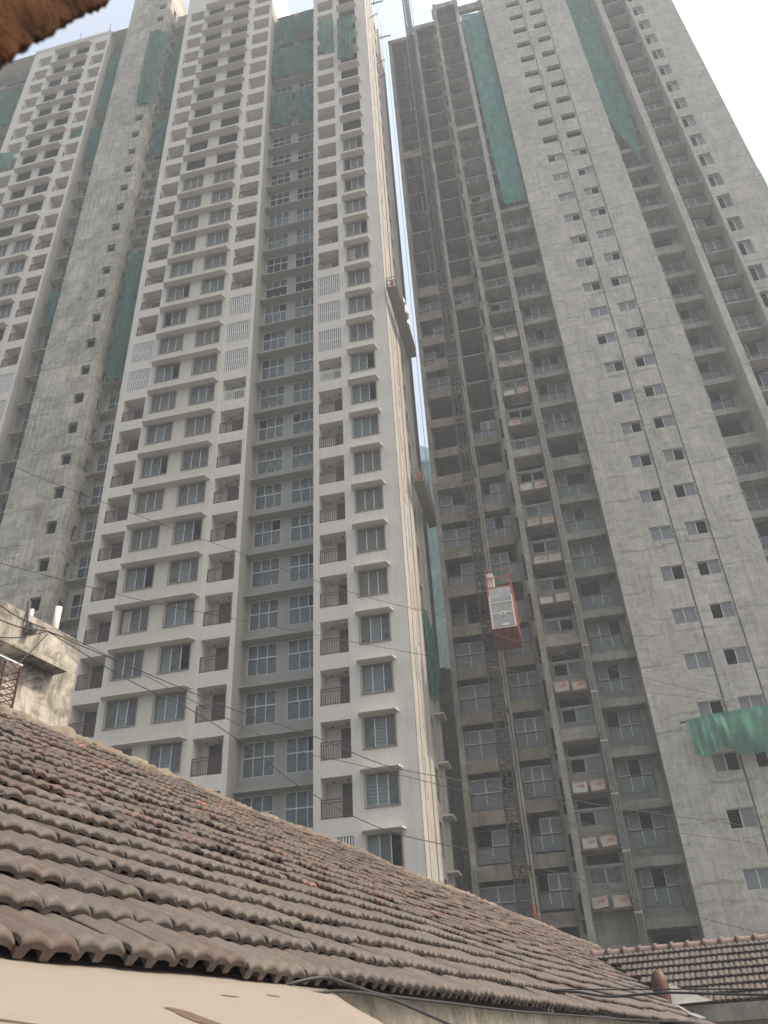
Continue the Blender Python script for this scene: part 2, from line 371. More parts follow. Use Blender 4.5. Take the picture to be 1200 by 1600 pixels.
WL = {}     # world location of every object
def put(name, me, parent=None, loc=(0,0,0), label=None, cat=None, group=None, kind=None, rot=None):
    o = D.objects.new(name, me); COL.objects.link(o)
    loc = Vector(loc); WL[o.name] = loc
    if parent is not None:
        o.parent = parent; o.location = loc - WL[parent.name]
    else: o.location = loc
    if rot is not None: o.rotation_euler = rot
    if label: o['label'] = label
    if cat: o['category'] = cat
    if group: o['group'] = group
    if kind: o['kind'] = kind
    return o
def build(mb, name, mats, parent=None, loc=None, **kw):
    """mb holds world coordinates; origin goes to loc (default: parent's, or the mesh base)"""
    if loc is None:
        if parent is not None: loc = WL[parent.name]
        else:
            xs = [p[0] for p in mb.v]; ys = [p[1] for p in mb.v]; zs = [p[2] for p in mb.v]
            loc = ((min(xs)+max(xs))/2, (min(ys)+max(ys))/2, min(zs))
    return put(name, mb.mesh(name, mats, loc), parent, loc, **kw)
def empty(name, loc, **kw): return put(name, None, None, loc, **kw)

GZ = -2.6
# ------------------------------------------------------------------ ground
g = MB(); n = 24
for i in range(n):
    for j in range(n):
        x0, x1 = -900+1800*i/n, -900+1800*(i+1)/n; y0, y1 = -700+1800*j/n, -700+1800*(j+1)/n
        g.quad((x0,y0,GZ),(x1,y0,GZ),(x1,y1,GZ),(x0,y1,GZ))
build(g, 'ground', M['dirt'], loc=(0,0,GZ), kind='structure', label='bare earth ground of the building site')

# ------------------------------------------------------------------ facade builder
def strip(mb, x0, x1, z0, z1, Y, holes, depth=0.25, mi=0, room=None, room_mi=None, axis='x'):
    """wall face at Y between x0..x1 with a stack of holes (hx0,hx1,hz0,hz1) all of the same x range.
       axis 'y': the wall lies in plane X=Y and x means world y (facing +X)."""
    def P(x, y, z): return (x, y, z) if axis == 'x' else (Y - (y-Y), x, z)
    q = (lambda a,b,c,d: mb.quad(a,b,c,d)) if axis == 'x' else (lambda a,b,c,d: mb.quad(a,b,c,d))
    mb.mi = mi
    hs = sorted([h for h in holes if h[3] > z0 and h[2] < z1], key=lambda h: h[2])
    if not hs:
        q(P(x0,Y,z0),P(x1,Y,z0),P(x1,Y,z1),P(x0,Y,z1)); return
    a, b = hs[0][0], hs[0][1]
    if a > x0: q(P(x0,Y,z0),P(a,Y,z0),P(a,Y,z1),P(x0,Y,z1))
    if b < x1: q(P(b,Y,z0),P(x1,Y,z0),P(x1,Y,z1),P(b,Y,z1))
    z = z0
    for h in hs:
        if h[2] > z: q(P(a,Y,z),P(b,Y,z),P(b,Y,h[2]),P(a,Y,h[2]))
        lo, hi = max(h[2], z0), min(h[3], z1); z = hi
        y1 = Y+depth
        q(P(a,Y,lo),P(a,y1,lo),P(a,y1,hi),P(a,Y,hi)); q(P(b,y1,lo),P(b,Y,lo),P(b,Y,hi),P(b,y1,hi))
        q(P(a,y1,lo),P(a,Y,lo),P(b,Y,lo),P(b,y1,lo)); q(P(a,Y,hi),P(a,y1,hi),P(b,y1,hi),P(b,Y,hi))
        if room:
            mb.mi = room_mi if room_mi is not None else mi
            rx0, rx1, rz0, rz1, rd = a-room[0], b+room[0], lo-room[1], hi+room[2], room[3]
            yb = y1+rd; y1b = y1+0.002
            # room shell: back, ceiling, floor, sides, and the inner face around the hole
            q(P(rx0,yb,rz0),P(rx1,yb,rz0),P(rx1,yb,rz1),P(rx0,yb,rz1))
            q(P(rx0,y1b,rz1),P(rx1,y1b,rz1),P(rx1,yb,rz1),P(rx0,yb,rz1))
            q(P(rx0,y1b,rz0),P(rx1,y1b,rz0),P(rx1,yb,rz0),P(rx0,yb,rz0))
            q(P(rx0,y1b,rz0),P(rx0,yb,rz0),P(rx0,yb,rz1),P(rx0,y1b,rz1))
            q(P(rx1,y1b,rz0),P(rx1,yb,rz0),P(rx1,yb,rz1),P(rx1,y1b,rz1))
            if room[0] > 0:
                q(P(rx0,y1b,rz0),P(a,y1b,rz0),P(a,y1b,rz1),P(rx0,y1b,rz1)); q(P(b,y1b,rz0),P(rx1,y1b,rz0),P(rx1,y1b,rz1),P(b,y1b,rz1))
            if room[2] > 0: q(P(a,y1b,hi),P(b,y1b,hi),P(b,y1b,rz1),P(a,y1b,rz1))
            if room[1] > 0: q(P(a,y1b,rz0),P(b,y1b,rz0),P(b,y1b,lo),P(a,y1b,lo))
            mb.mi = mi
    if z < z1: q(P(a,Y,z),P(b,Y,z),P(b,Y,z1),P(a,Y,z1))

# ------------------------------------------------------------------ window prototypes (origin: left front bottom corner of the opening)
def drape(pts_top, pts_bot, nx, nz, amp, folds, seed, bulge=0.0, norm=(0,-1,0), sag=0.0):
    """cloth between two polylines given as lists of points (same length)"""
    r = random.Random(seed); mb = MB(); mb.smooth = True; nrm = Vector(norm)
    ph = r.random()*6
    def interp(pl, t):
        t *= len(pl)-1; i = min(int(t), len(pl)-2); f = t-i
        return Vector(pl[i]).lerp(Vector(pl[i+1]), f)
    grid = []
    for j in range(nz+1):
        row = []
        for i in range(nx+1):
            u, v = i/nx, j/nz
            p = interp(pts_top, u).lerp(interp(pts_bot, u), v)
            w = (sin(u*folds*2*pi+ph+1.6*sin(v*3+ph))*0.6 + sin(u*folds*4.7*pi+ph*2+v*2.2)*0.4)*amp*(0.35+0.65*v)
            nn = noise.noise(Vector((p.x*1.1+seed, p.y+p.x*.3, p.z*0.5)))*amp*1.6
            w += bulge*sin(pi*v)*sin(pi*u)+ nn*(0.3+0.7*v)
            sg = -sag*abs(sin(u*pi*2.0+ph))*v + 0.25*amp*sin(u*17+ph)*v
            row.append(tuple(p + nrm*w + Vector((0,0,sg))))
        grid.append(row)
    i0 = len(mb.v)
    for row in grid: mb.v += row
    W = nx+1
    for j in range(nz):
        for i in range(nx):
            a = i0+j*W+i; mb.f.append((a, a+W, a+W+1, a+1)); mb.m.append(0); mb.sm.append(True)
    return mb
PROTO = {}
def pane_mesh(kind, w, h):
    key = ('pane', kind, round(w,2), round(h,2))
    if key in PROTO: return PROTO[key]
    mb = MB()
    if kind == 'louvre':
        n = max(4, int(h/0.17)); s = h/n
        for i in range(n):
            z = i*s
            mb.quad((0,0.0,z),(w,0.0,z),(w,0.03,z+s),(0,0.03,z+s))
            mb.quad((0,0.03,z+s),(w,0.03,z+s),(w,0.0,z+s),(0,0.0,z+s))
        me = mb.mesh('pane', M['louvre'])
    else:
        mb.box(0, w, 0, 0.012, 0, h)
        me = mb.mesh('pane', {'glass': M['glass'], 'film': M['film'], 'clear': M['filmc'], 'board': M['board']}[kind])
    PROTO[key] = me; return me
def frame_mesh(kind, w, h, var=0):
    key = ('frame', kind, round(w,2), round(h,2), var)
    if key in PROTO: return PROTO[key]
    mb = MB(); t = 0.045
    def rect(x0, x1, z0, z1, y0, y1, t, mi):
        mb.mi = mi
        mb.box(x0, x1, y0, y1, z0, z0+t); mb.box(x0, x1, y0, y1, z1-t, z1)
        mb.box(x0, x0+t, y0, y1, z0+t, z1-t); mb.box(x1-t, x1, y0, y1, z0+t, z1-t)
    if kind == 'slider':                       # sliding window of the painted tower in its box grille
        rect(0, w, 0, h, -0.05, 0.03, 0.05, 2)
        mb.mi = 2; mb.box(-0.06, w+0.06, -0.16, -0.05, -0.07, -0.01); mb.box(-0.06, w+0.06, -0.16, -0.12, h-0.04, h)
        mb.box(-0.06, -0.03, -0.16, -0.12, -0.01, h-0.04); mb.box(w+0.03, w+0.06, -0.16, -0.12, -0.01, h-0.04)
        mb.mi = 1; rect(0.05, w-0.05, 0.05, h-0.05, 0.03, 0.09, 0.03, 1)
        mb.mi = 0
        for k in (1, 2):
            x = w*k/3.0 + (0.05 if var == 1 and k == 2 else 0); mb.box(x-0.022, x+0.022, 0.03, 0.075, 0.06, h-0.06)
    elif kind == 'french':                     # tall glazing: row of sashes over a glass parapet
        rect(0, w, 0, h, 0.0, 0.05, 0.035, 0); mb.mi = 0
        mid = h*0.55
        mb.box(0.03, w-0.03, -0.02, 0.06, mid-0.03, mid+0.03)
        for k in (1, 2):
            x = w*k/3; mb.box(x-0.022, x+0.022, 0.0, 0.045, mid+0.03, h-0.03)
            x2 = x + (0.10 if var else 0); mb.box(x2-0.018, x2+0.018, 0.0, 0.045, 0.03 , mid-0.03 if var < 2 else mid*0.35)
    elif kind == 'site':                       # unfinished tower: dark transom, small sashes above, panels below
        mid = h*0.50
        mb.mi = 1; mb.box(0, w, -0.04, 0.05, mid-0.04, mid+0.03); mb.box(0, 0.04, 0, 0.05, 0, h-0.05); mb.box(w-0.04, w, 0, 0.05, 0, h-0.05)
        mb.box(0, w, 0.0, 0.05, h-0.05, h)
        mb.mi = 0
        for k in (1, 2): mb.box(w*k/3-0.018, w*k/3+0.018, -0.01, 0.03, 0.12 if (var+k) % 2 else 0.3, mid-0.03)
    elif kind == 'stair':
        rect(0, w, 0, h, 0, 0.05, 0.035, 0); mb.mi = 0; mb.box(w/2-0.02, w/2+0.02, 0.0, 0.05, 0.03, h-0.03)
    elif kind == 'twin':
        rect(0, w, 0, h, 0, 0.1, 0.06, 3); mb.mi = 3; mb.box(w/2-0.06, w/2+0.06, -0.02, 0.1, 0.06, h-0.06)
    me = mb.mesh('window', [M['alum'], M['dframe'], M['gframe'], M['pipe']])
    PROTO[key] = me; return me

def window(parent, x, Y, z, w, h, kind, states, var=0, sash_states=None, label=None):
    o = put('window', frame_mesh(kind, w, h, var), parent, (x, Y, z), label=label)
    loc = Vector((x, Y, z))
    if kind == 'slider':
        pw = (w-0.12)/3
        for k, s in enumerate(states):
            if s is None: continue
            put('pane', pane_mesh(s, pw, h-0.14), o, loc + Vector((0.06+k*pw, 0.045+0.012*(k % 2), 0.07)))
    elif kind == 'french':
        mid = h*0.55; pw = (w-0.08)/3
        for k, s in enumerate(states[:3]):
            if s: put('pane', pane_mesh(s, pw, h-mid-0.08), o, loc + Vector((0.04+k*pw, 0.02, mid+0.04)))
        if states[3]: put('pane', pane_mesh(states[3], w-0.08, mid-0.08), o, loc + Vector((0.04, 0.02, 0.04)), label='tall lower balcony pane')
    elif kind == 'stair':
        pw = (w-0.1)/2
        for k, s in enumerate(states):
            if s: put('pane', pane_mesh(s, pw, h-0.08), o, loc + Vector((0.05+k*pw, 0.02, 0.04)))
    elif kind == 'twin':
        pw = (w-0.24)/2
        for k, s in enumerate(states):
            if s: put('pane', pane_mesh(s, pw, h-0.14), o, loc + Vector((0.06+k*(pw+0.12), 0.05, 0.07)))
    elif kind == 'site':
        mid = h*0.5; pw = w/3
        for k, s in enumerate(states[3:6]):
            if s: put('pane', pane_mesh(s, pw-0.03, mid-0.08), o, loc + Vector((0.02+k*pw, 0.012, 0.02)))
        for k, s in enumerate(states[:3]):
            if s:
                sh = put('sash', sash_mesh(pw-0.02, h-mid-0.10), o, loc + Vector((0.01+k*pw, -0.01+0.02*k, mid+0.04)))
    return o
def sash_mesh(w, h):
    key = ('sash', round(w,2), round(h,2))
    if key in PROTO: return PROTO[key]
    mb = MB(); t = 0.035
    mb.box(0, w, 0, 0.04, 0, t); mb.box(0, w, 0, 0.04, h-t, h); mb.box(0, t, 0, 0.04, t, h-t); mb.box(w-t, w, 0, 0.04, t, h-t)
    mb.mi = 1; mb.box(t, w-t, 0.015, 0.025, t, h-t)
    me = mb.mesh('sash', [M['alum'], M['film']]); PROTO[key] = me; return me

def railing_mesh(w, h, white=False):
    key = ('rail', round(w,2), white)
    if key in PROTO: return PROTO[key]
    mb = MB()
    mb.box(0, w, -0.02, 0.03, h-0.06, h); mb.box(0, w, -0.01, 0.02, h-0.20, h-0.155); mb.box(0, w, -0.01, 0.02, 0.06, 0.09)
    mb.box(0, 0.05, -0.03, 0.02, 0, h-0.04); mb.box(w-0.05, w, -0.03, 0.02, 0, h-0.04)
    n = int(w/0.13)
    for i in range(1, n):
        x = w*i/n; mb.box(x-0.016, x+0.016, -0.005, 0.017, 0.09, h-0.16)
    me = mb.mesh('balcony_railing', M['railw'] if white else M['rail']); PROTO[key] = me; return me
def ledge(parent, x0, x1, Y0, Y1, z, t=0.09, name='window_ledge', m='white', chamfer=0.0, **kw):
    mb = MB(); c = chamfer
    v = [(x0+c,Y0),(x1-c,Y0),(x1,Y1),(x0,Y1)]
    i = 0
    mb.v = [(a,b,z) for a,b in v] + [(a,b,z+t) for a,b in v]
    for q in ((0,3,2,1),(4,5,6,7),(0,1,5,4),(1,2,6,5),(2,3,7,6),(3,0,4,7)): mb.f.append(q); mb.m.append(0); mb.sm.append(False)
    return build(mb, name, M[m], parent, loc=((x0+x1)/2, Y1, z), **kw)

# ================================================================== PAINTED TOWER
T1 = empty('apartment_tower', (-22, 48, GZ), label='tall white and grey apartment tower with brown balcony railings, left of the narrow sky gap', cat='building')
def b(n): return 12.68 + 3.0*n
NMIN, NMAX = -2, 31
WHITE, GREY, CONC, ROOM, ROOMW, WARM, CREAM = range(7)
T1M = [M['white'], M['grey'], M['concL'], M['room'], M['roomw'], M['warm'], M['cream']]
wall = MB()
ns = range(NMIN, NMAX)
YF = 41.35
ztopA, ztopC, ztopR = 109.5, 103.2, 99.6
def col_holes(a, c, lo, hi, skip=()): return [(a, c, b(n)+lo, b(n)+hi) for n in ns if n not in skip]
GR_A, GR_A2, GR_C = {11, 12}, {11, 12, 13}, {-1, 11, 12, 13}
# wing A (two balcony columns, two window columns)
balc = (0.0, 0.0, 0.0, 1.05)
strip(wall, -28.35, -25.9, GZ, ztopA, YF, col_holes(-27.85, -26.1, -2.15, -0.05), 0.18, WHITE, balc, ROOMW)
wroom = (0.25, 0.5, 0.15, 2.6)
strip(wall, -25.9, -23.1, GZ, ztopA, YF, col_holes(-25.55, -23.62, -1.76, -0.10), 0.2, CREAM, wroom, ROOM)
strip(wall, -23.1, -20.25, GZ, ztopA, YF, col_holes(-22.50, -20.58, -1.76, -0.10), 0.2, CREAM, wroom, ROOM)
strip(wall, -20.25, -17.78, GZ, ztopA, YF, col_holes(-19.92, -18.1, -2.15, -0.05), 0.18, WHITE, balc, ROOMW)
# recess R
YR = 43.0
strip(wall, -17.78, -15.42, GZ, ztopR, YR, col_holes(-17.6, -15.72, 0.95, 2.92), 0.15, GREY, (0.1, 0.3, 0.1, 2.6), ROOM)
strip(wall, -15.42, -12.95, GZ, ztopR, YR, col_holes(-15.05, -13.15, 0.95, 2.92), 0.15, GREY, (0.1, 0.3, 0.1, 2.6), ROOM)
wall.mi = GREY
wall.quad((-17.78, YF, GZ), (-17.78, YR, GZ), (-17.78, YR, ztopR), (-17.78, YF, ztopR))
wall.mi = WHITE
wall.quad((-17.78, YF, ztopR), (-17.78, YR+14, ztopR), (-17.78, YR+14, ztopA), (-17.78, YF, ztopA))
wall.quad((-12.95, YR, GZ), (-12.95, YF, GZ), (-12.95, YF, ztopR), (-12.95, YR, ztopR))
wall.quad((-17.78, YR, ztopR), (-12.95, YR, ztopR), (-12.95, 57, ztopR), (-17.78, 57, ztopR))
# wing C
strip(wall, -12.95, -10.6, GZ, ztopC, YF, col_holes(-12.55, -10.85, -2.15, -0.05), 0.18, WHITE, balc, ROOMW)
strip(wall, -10.6, -7.35, GZ, ztopC, YF, col_holes(-10.15, -8.42, -1.76, -0.10), 0.2, WHITE, wroom, ROOM)
wall.quad((-12.95, YF, ztopC), (-7.35, YF, ztopC), (-7.35, 52.6, ztopC), (-12.95, 52.6, ztopC))
wall.quad((-12.95, YF, ztopR), (-12.95, 52.6, ztopR), (-12.95, 52.6, ztopC), (-12.95, YF, ztopC))
wall.quad((-12.95, 52.6, GZ), (-7.35, 52.6, GZ), (-7.35, 52.6, ztopC), (-12.95, 52.6, ztopC))
wall.quad((-12.95, 52.6, GZ), (-12.95, 57, GZ), (-12.95, 57, ztopR), (-12.95, 52.6, ztopR))
wall.quad((-28.35, YF, ztopA), (-17.78, YF, ztopA), (-17.78, 57, ztopA), (-28.35, 57, ztopA))
# side wall facing +X, with a stack of small windows
XS = -7.35
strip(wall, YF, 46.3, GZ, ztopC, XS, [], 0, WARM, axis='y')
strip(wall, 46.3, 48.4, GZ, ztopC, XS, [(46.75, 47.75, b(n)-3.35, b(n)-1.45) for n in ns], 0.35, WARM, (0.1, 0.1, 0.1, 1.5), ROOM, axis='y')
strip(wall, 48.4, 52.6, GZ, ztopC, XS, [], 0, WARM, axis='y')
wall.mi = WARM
# pilaster strips that give the side wall its vertical ribs
for (y0, y1, p) in ((41.352, 42.0, 0.05), (42.75, 43.0, 0.04), (44.9, 46.25, 0.07), (48.5, 49.3, 0.22)):
    wall.box(XS+0.0005, XS+p, y0, y1, GZ, ztopC-0.3, 'l')
# step in the rib every so often (old shuttering panels left proud)
rs = random.Random(3)
for n in range(0, 30):
    y0 = 43.05 + rs.random()*1.2; z0 = b(n)-rs.random()*2
    wall.box(XS+0.0005, XS+0.035, y0, y0+0.3+rs.random()*0.3, z0, z0+1.2+rs.random()*1.6, 'l')
# shaft B in raw concrete, and its recesses
YB = 41.5
ztopB, ztopD = 113.0, 104.2
wall.mi = CONC
strip(wall, -36.1, -32.75, GZ, ztopB, YB, [], 0, CONC)
strip(wall, -32.75, -30.95, GZ, ztopB, YB+0.04, [(-32.46, -31.62, b(n)+0.98-3, b(n)+2.02-3) for n in range(-2, 33)], 0.3, CONC, (0.2, 0.3, 0.2, 1.2), ROOM)
wall.quad((-32.75, YB, GZ), (-32.75, YB+0.04, GZ), (-32.75, YB+0.04, ztopB), (-32.75, YB, ztopB))
for xg in (-33.25, -31.25): wall.box(xg-0.07, xg+0.07, YB-0.05, YB+0.0395, GZ, ztopB-2, 'k')
YBR = 43.4
strip(wall, YB+0.04, YBR, GZ, ztopB, -30.95, [(42.45, 43.0, b(n)+0.85-3, b(n)+2.1-3) for n in range(-2, 33)], 0.3, CONC, (0.0, 0.0, 0.0, 0.9), ROOM, axis='y')
strip(wall, -30.95, -28.35, GZ, ztopB-5, YBR, [(-30.62, -28.75, b(n)+0.85, b(n)+2.92) for n in ns], 0.15, CONC, (0.1, 0.2, 0.1, 2.5), ROOM)
wall.mi = WHITE
wall.quad((-28.35, YBR, GZ), (-28.35, YF, GZ), (-28.35, YF, ztopA), (-28.35, YBR, ztopA))
# recess between D and B
wall.mi = CONC
wall.quad((-36.1, YBR, GZ), (-36.1, YB, GZ), (-36.1, YB, ztopB), (-36.1, YBR, ztopB))
strip(wall, -38.3, -36.1, GZ, ztopD-1, 43.2, [(-38.02, -36.4, b(n)+0.95, b(n)+2.92) for n in range(-2, 31)], 0.15, GREY, (0.05, 0.2, 0.1, 2.5), ROOM)
wall.mi = WARM
wall.quad((-38.3, YB, GZ), (-38.3, 43.2, GZ), (-38.3, 43.2, ztopD), (-38.3, YB, ztopD))
# wing D
nD = range(-2, 31)
def dh(a, c, lo, hi): return [(a, c, b(n)+lo, b(n)+hi) for n in nD]
strip(wall, -40.55, -38.3, GZ, ztopD, YB, dh(-40.15, -38.55, -2.15, -0.05), 0.18, WHITE, balc, ROOMW)
strip(wall, -43.0, -40.55, GZ, ztopD, YB, dh(-42.5, -40.75, -1.76, -0.1), 0.2, CREAM, wroom, ROOM)
strip(wall, -45.3, -43.0, GZ, ztopD, YB, dh(-45.0, -43.3, -1.76, -0.1), 0.2, CREAM, wroom, ROOM)
strip(wall, -48.3, -45.3, GZ, ztopD, YB, dh(-47.5, -45.75, -2.15, -0.05), 0.18, WHITE, balc, ROOMW)
strip(wall, -54.5, -48.3, GZ, ztopD, 43.2, dh(-53.0, -48.8, 0.95, 2.92), 0.15, GREY, (0.1, 0.2, 0.1, 2.5), ROOM)
wall.mi = WHITE
wall.quad((-48.3, 43.2, GZ), (-48.3, YB, GZ), (-48.3, YB, ztopD), (-48.3, 43.2, ztopD))
wall.quad((-54.5, YB, ztopD), (-36.1, YB, ztopD), (-36.1, 57, ztopD), (-54.5, 57, ztopD))
wall.mi = CONC
wall.quad((-54.5, 43.2, GZ), (-54.5, 57, GZ), (-54.5, 57, ztopD), (-54.5, 43.2, ztopD))
wall.quad((-36.1, YB, ztopB), (-30.95, YB, ztopB), (-30.95, 57, ztopB), (-36.1, 57, ztopB))
wall.quad((-54.5, 57, GZ), (-12.95, 57, GZ), (-12.95, 57, ztopR), (-54.5, 57, ztopR))
wall.quad((-54.5, 57, ztopR), (-17.78, 57, ztopR), (-17.78, 57, ztopD), (-54.5, 57, ztopD))
wall.quad((-36.1, YB+.01, ztopD), (-36.1, 57, ztopD), (-36.1, 57, ztopB), (-36.1, YB+.01, ztopB))
wall.quad((-30.95, YBR, ztopD), (-30.95, 57, ztopD), (-30.95, 57, ztopB), (-30.95, YBR, ztopB))
wall.quad((-36.1, 57, ztopD), (-30.95, 57, ztopD), (-30.95, 57, ztopB), (-36.1, 57, ztopB))
wall.quad((-28.35, 57, ztopD), (-17.78, 57, ztopD), (-17.78, 57, ztopA), (-28.35, 57, ztopA))
wall.quad((-28.35, YBR, ztopD), (-28.35, 57, ztopD), (-28.35, 57, ztopA), (-28.35, YBR, ztopA))
build(wall, 'wall', T1M, T1)

# parapet blocks on the roof edge of wing D
pp = MB(); pp.mi = 0
pp.box(-48.3, -38.3, YB-0.06, YB+0.3, ztopD, ztopD+0.55); build(pp, 'roof_parapet', M['white'], T1)

for x in (-42.6, -38.7):
    mb = MB(); mb.bar((x, YB+0.1, ztopD+0.5), (x-0.3, YB+0.3, ztopD+3.2), 0.06); build(mb, 'starter_bar', M['dframe'], T1, loc=(x, YB, ztopD))
# ledges, windows, railings
for n in ns:
    z = b(n)
    if z+0.1 < ztopA and z > 9:
        ledge(T1, -25.95, -20.25, YF-0.56, YF, z-0.02, 0.06, m='white', chamfer=0.20)
        if z+0.1 < ztopC: ledge(T1, -10.42, -8.15, YF-0.56, YF, z, 0.06, m='white', chamfer=0.12)
    if z > 9 and z+0.1 < ztopR: ledge(T1, -17.775, -12.955, YR-0.72, YR, z, 0.10, m='grey')
    if z > 20 and z < ztopB-6: ledge(T1, -30.945, -28.355, YBR-0.8, YBR, z+0.56-3+3, 0.09, m='concL')
    if z > 30 and z < ztopD-1: ledge(T1, -38.295, -36.105, 43.2-0.85, 43.2, z, 0.10, m='concL')
    if z > 60 and z < ztopD-1: ledge(T1, -54.45, -48.305, 43.2-0.85, 43.2, z, 0.10, m='concL')
    if z > 40 and z < ztopD: ledge(T1, -45.35, -40.5, YB-0.5, YB, z-0.02, 0.06, m='white', chamfer=0.16)
# small ledges over the lowest side-wall windows
for n in range(-1, 3):
    mb = MB(); z = b(n)-0.98+3-3; mb.box(XS+0.001, XS+0.62, 47.95, 49.35, z, z+0.09)
    build(mb, 'window_ledge', M['white'], T1, loc=(XS, 48.6, z))

def slider_states(r):
    t = r.random()
    if t < 0.14: return ['board']*3
    if t < 0.40: return [None, 'glass', 'glass'] if r.random() < .5 else ['louvre', 'glass', None]
    if t < 0.62: return ['glass', 'louvre', 'glass']
    if t < 0.80: return ['louvre', 'louvre', 'glass']
    return ['glass', 'glass', 'glass']
def curtain(parent, x, Y, z, w, h, seed):
    key = ('curtain', seed % 4)
    if key not in PROTO:
        mb = drape([(0, 0, h), (w, 0, h)], [(0, 0, 0), (w*(0.9+0.1*(seed % 2)), 0, 0)], 24, 3, 0.035, 5, seed % 4)
        PROTO[key] = mb.mesh('curtain', M[('cloth', 'shirt', 'cream', 'film')[seed % 4]])
    put('curtain', PROTO[key], parent, (x, Y, z))
def french_states(r):
    t = r.random()
    top = ['clear', 'clear', 'clear'] if t < 0.5 else ([None, 'clear', 'clear'] if t < 0.75 else ['clear', 'clear', None])
    return top + ['clear']
r1 = random.Random(11)
GLAZED = 19; rcur = random.Random(55)
for n in ns:
    z = b(n)
    if z < 9: continue
    if n < GLAZED+ (1 if n % 3 else 0):
        for x in (-25.55, -22.50):
            window(T1, x+0.0, YF+0.10, z-1.76, 1.93 if x < -25 else 1.92, 1.66, 'slider', slider_states(r1), r1.randint(0, 1))
        window(T1, -10.15, YF+0.10, z-1.76, 1.73, 1.66, 'slider', slider_states(r1), r1.randint(0, 1))
        for x in (-25.50, -22.45, -10.1):
            if rcur.random() < 0.2: curtain(T1, x+rcur.choice((0.05, 0.9)), YF+0.23, z-1.72, 0.75, 1.6, rcur.randint(0, 9))
    if n < 17:
        for x, w in ((-17.6, 1.88), (-15.05, 1.9)):
            st = french_states(r1)
            if n in (13, 14): st = ['clear', 'clear', 'clear', None] if n == 13 else [None, None, None, None]
            window(T1, x, YR+0.03, z+0.95, w, 1.97, 'french', st, r1.choice((0, 0, 1, 2)))
    elif n < 24:
        for x, w in ((-17.6, 1.88), (-15.05, 1.9)):
            window(T1, x, YR+0.03, z+0.95, w, 1.97, 'french', [None]*4, 0)
    if 1 < n < 21:
        window(T1, -30.62, YBR+0.03, z+0.85, 1.87, 2.07, 'french', french_states(r1), 0)
    if 5 < n < 22:
        window(T1, -38.02, 43.2+0.03, z+0.95, 1.62, 1.97, 'french', french_states(r1), 0)
    if 10 < n < 21:
        for x, w in ((-42.5, 1.75), (-45.0, 1.7)):
            if r1.random() < .6: window(T1, x, YB+0.10, z-1.76, w, 1.66, 'slider', slider_states(r1), r1.randint(0, 1))

def louvre_screen(x0, x1, Y, z0, z1):
    key = ('lv', round(x1-x0, 2))
    if key not in PROTO:
        mb = MB(); w = x1-x0; h = z1-z0; k = 11
        for i in range(k):
            x = w*(i+0.25)/k; mb.box(x, x+w/k*0.42, 0.0, 0.06, 0, h)
        mb.box(0, w, 0.02, 0.05, h*0.5, h*0.5+0.04); mb.mi = 1; mb.quad((0, 0.07, 0), (w, 0.07, 0), (w, 0.07, h), (0, 0.07, h))  # dark backing sheet paints the balcony's inner shade between the slats
        PROTO[key] = mb.mesh('louvre_screen', [M['railw'], M['dframe']])
    put('louvre_screen', PROTO[key], T1, (x0, Y, z0), label='white vertical slat screen closing the balcony')
def door_in(x0, Yb, z0, w=0.8, h=1.95):
    key = ('door', round(w,2))
    if key not in PROTO:
        mb = MB(); mb.box(0, w, 0, 0.05, 0, h); PROTO[key] = mb.mesh('balcony_door', M['door'])
    put('balcony_door', PROTO[key], T1, (x0, Yb, z0))
lampm = None
def dot(x, y, z):
    global lampm
    if lampm is None:
        mb = MB(); mb.smooth = True
        mb.tube([(0,0,-0.05), (0,0,0)], [0.07, 0.07], 8); lampm = mb.mesh('ceiling_fitting', M['rail'])
    put('ceiling_fitting', lampm, T1, (x, y, z))
for n in ns:
    z = b(n)
    if z < 9: continue
    for (x0, x1, Y, grs, dx, zmax) in ((-27.85, -26.1, YF, GR_A, 0.25, 200), (-19.92, -18.1, YF, GR_A2, 0.55, 200), (-12.55, -10.85, YF, GR_C, 1.0, ztopC), (-40.15, -38.55, YB, {11, 12}, 0.2, ztopD), (-47.5, -45.75, YB, set(), 0.2, ztopD)):
        if z > zmax or (x0 < -38 and z < 35) : continue
        if n in grs: louvre_screen(x0+0.02, x1-0.02, Y+0.03, z-2.15, z-0.05); continue
        if n < GLAZED:
            put('balcony_railing', railing_mesh(x1-x0-0.04, 1.0, n == 10 and x0 > -22), T1, (x0+0.02, Y+0.05, z-2.14))
        elif n % 2: 
            mb = MB(); mb.box(x0+0.02, x0+0.10, Y+0.02, Y+0.10, z-2.15, z-1.3); build(mb, 'railing_post', M['rail'], T1, loc=(x0, Y, z-2.15))
        if n < GLAZED+3:
            door_in(x0+dx*0.85, (YF if x0 > -30 else YB)+0.18+1.05-0.055, z-2.14, 0.74, 2.02)
        if n < 12 and x0 > -22:
            dot(x0+0.45, Y+0.9, z-0.06); dot(x0+1.35, Y+0.6, z-0.06)

# ================================================================== UNFINISHED CONCRETE TOWER
T2 = empty('unfinished_tower', (9, 60, GZ), label='tall unfinished grey concrete tower with open floors, right of the gap between the towers', cat='building')
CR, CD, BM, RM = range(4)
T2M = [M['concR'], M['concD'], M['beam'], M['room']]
def c(k): return 14.35 + 3.0*k
KS = range(-5, 30)
YW = 48.5
w2 = MB()
zt1, zt2, zt3, zt4, ztW = 101.2, 102.6, 105.0, 103.6, 112.0
REF = {7, 14, 21}
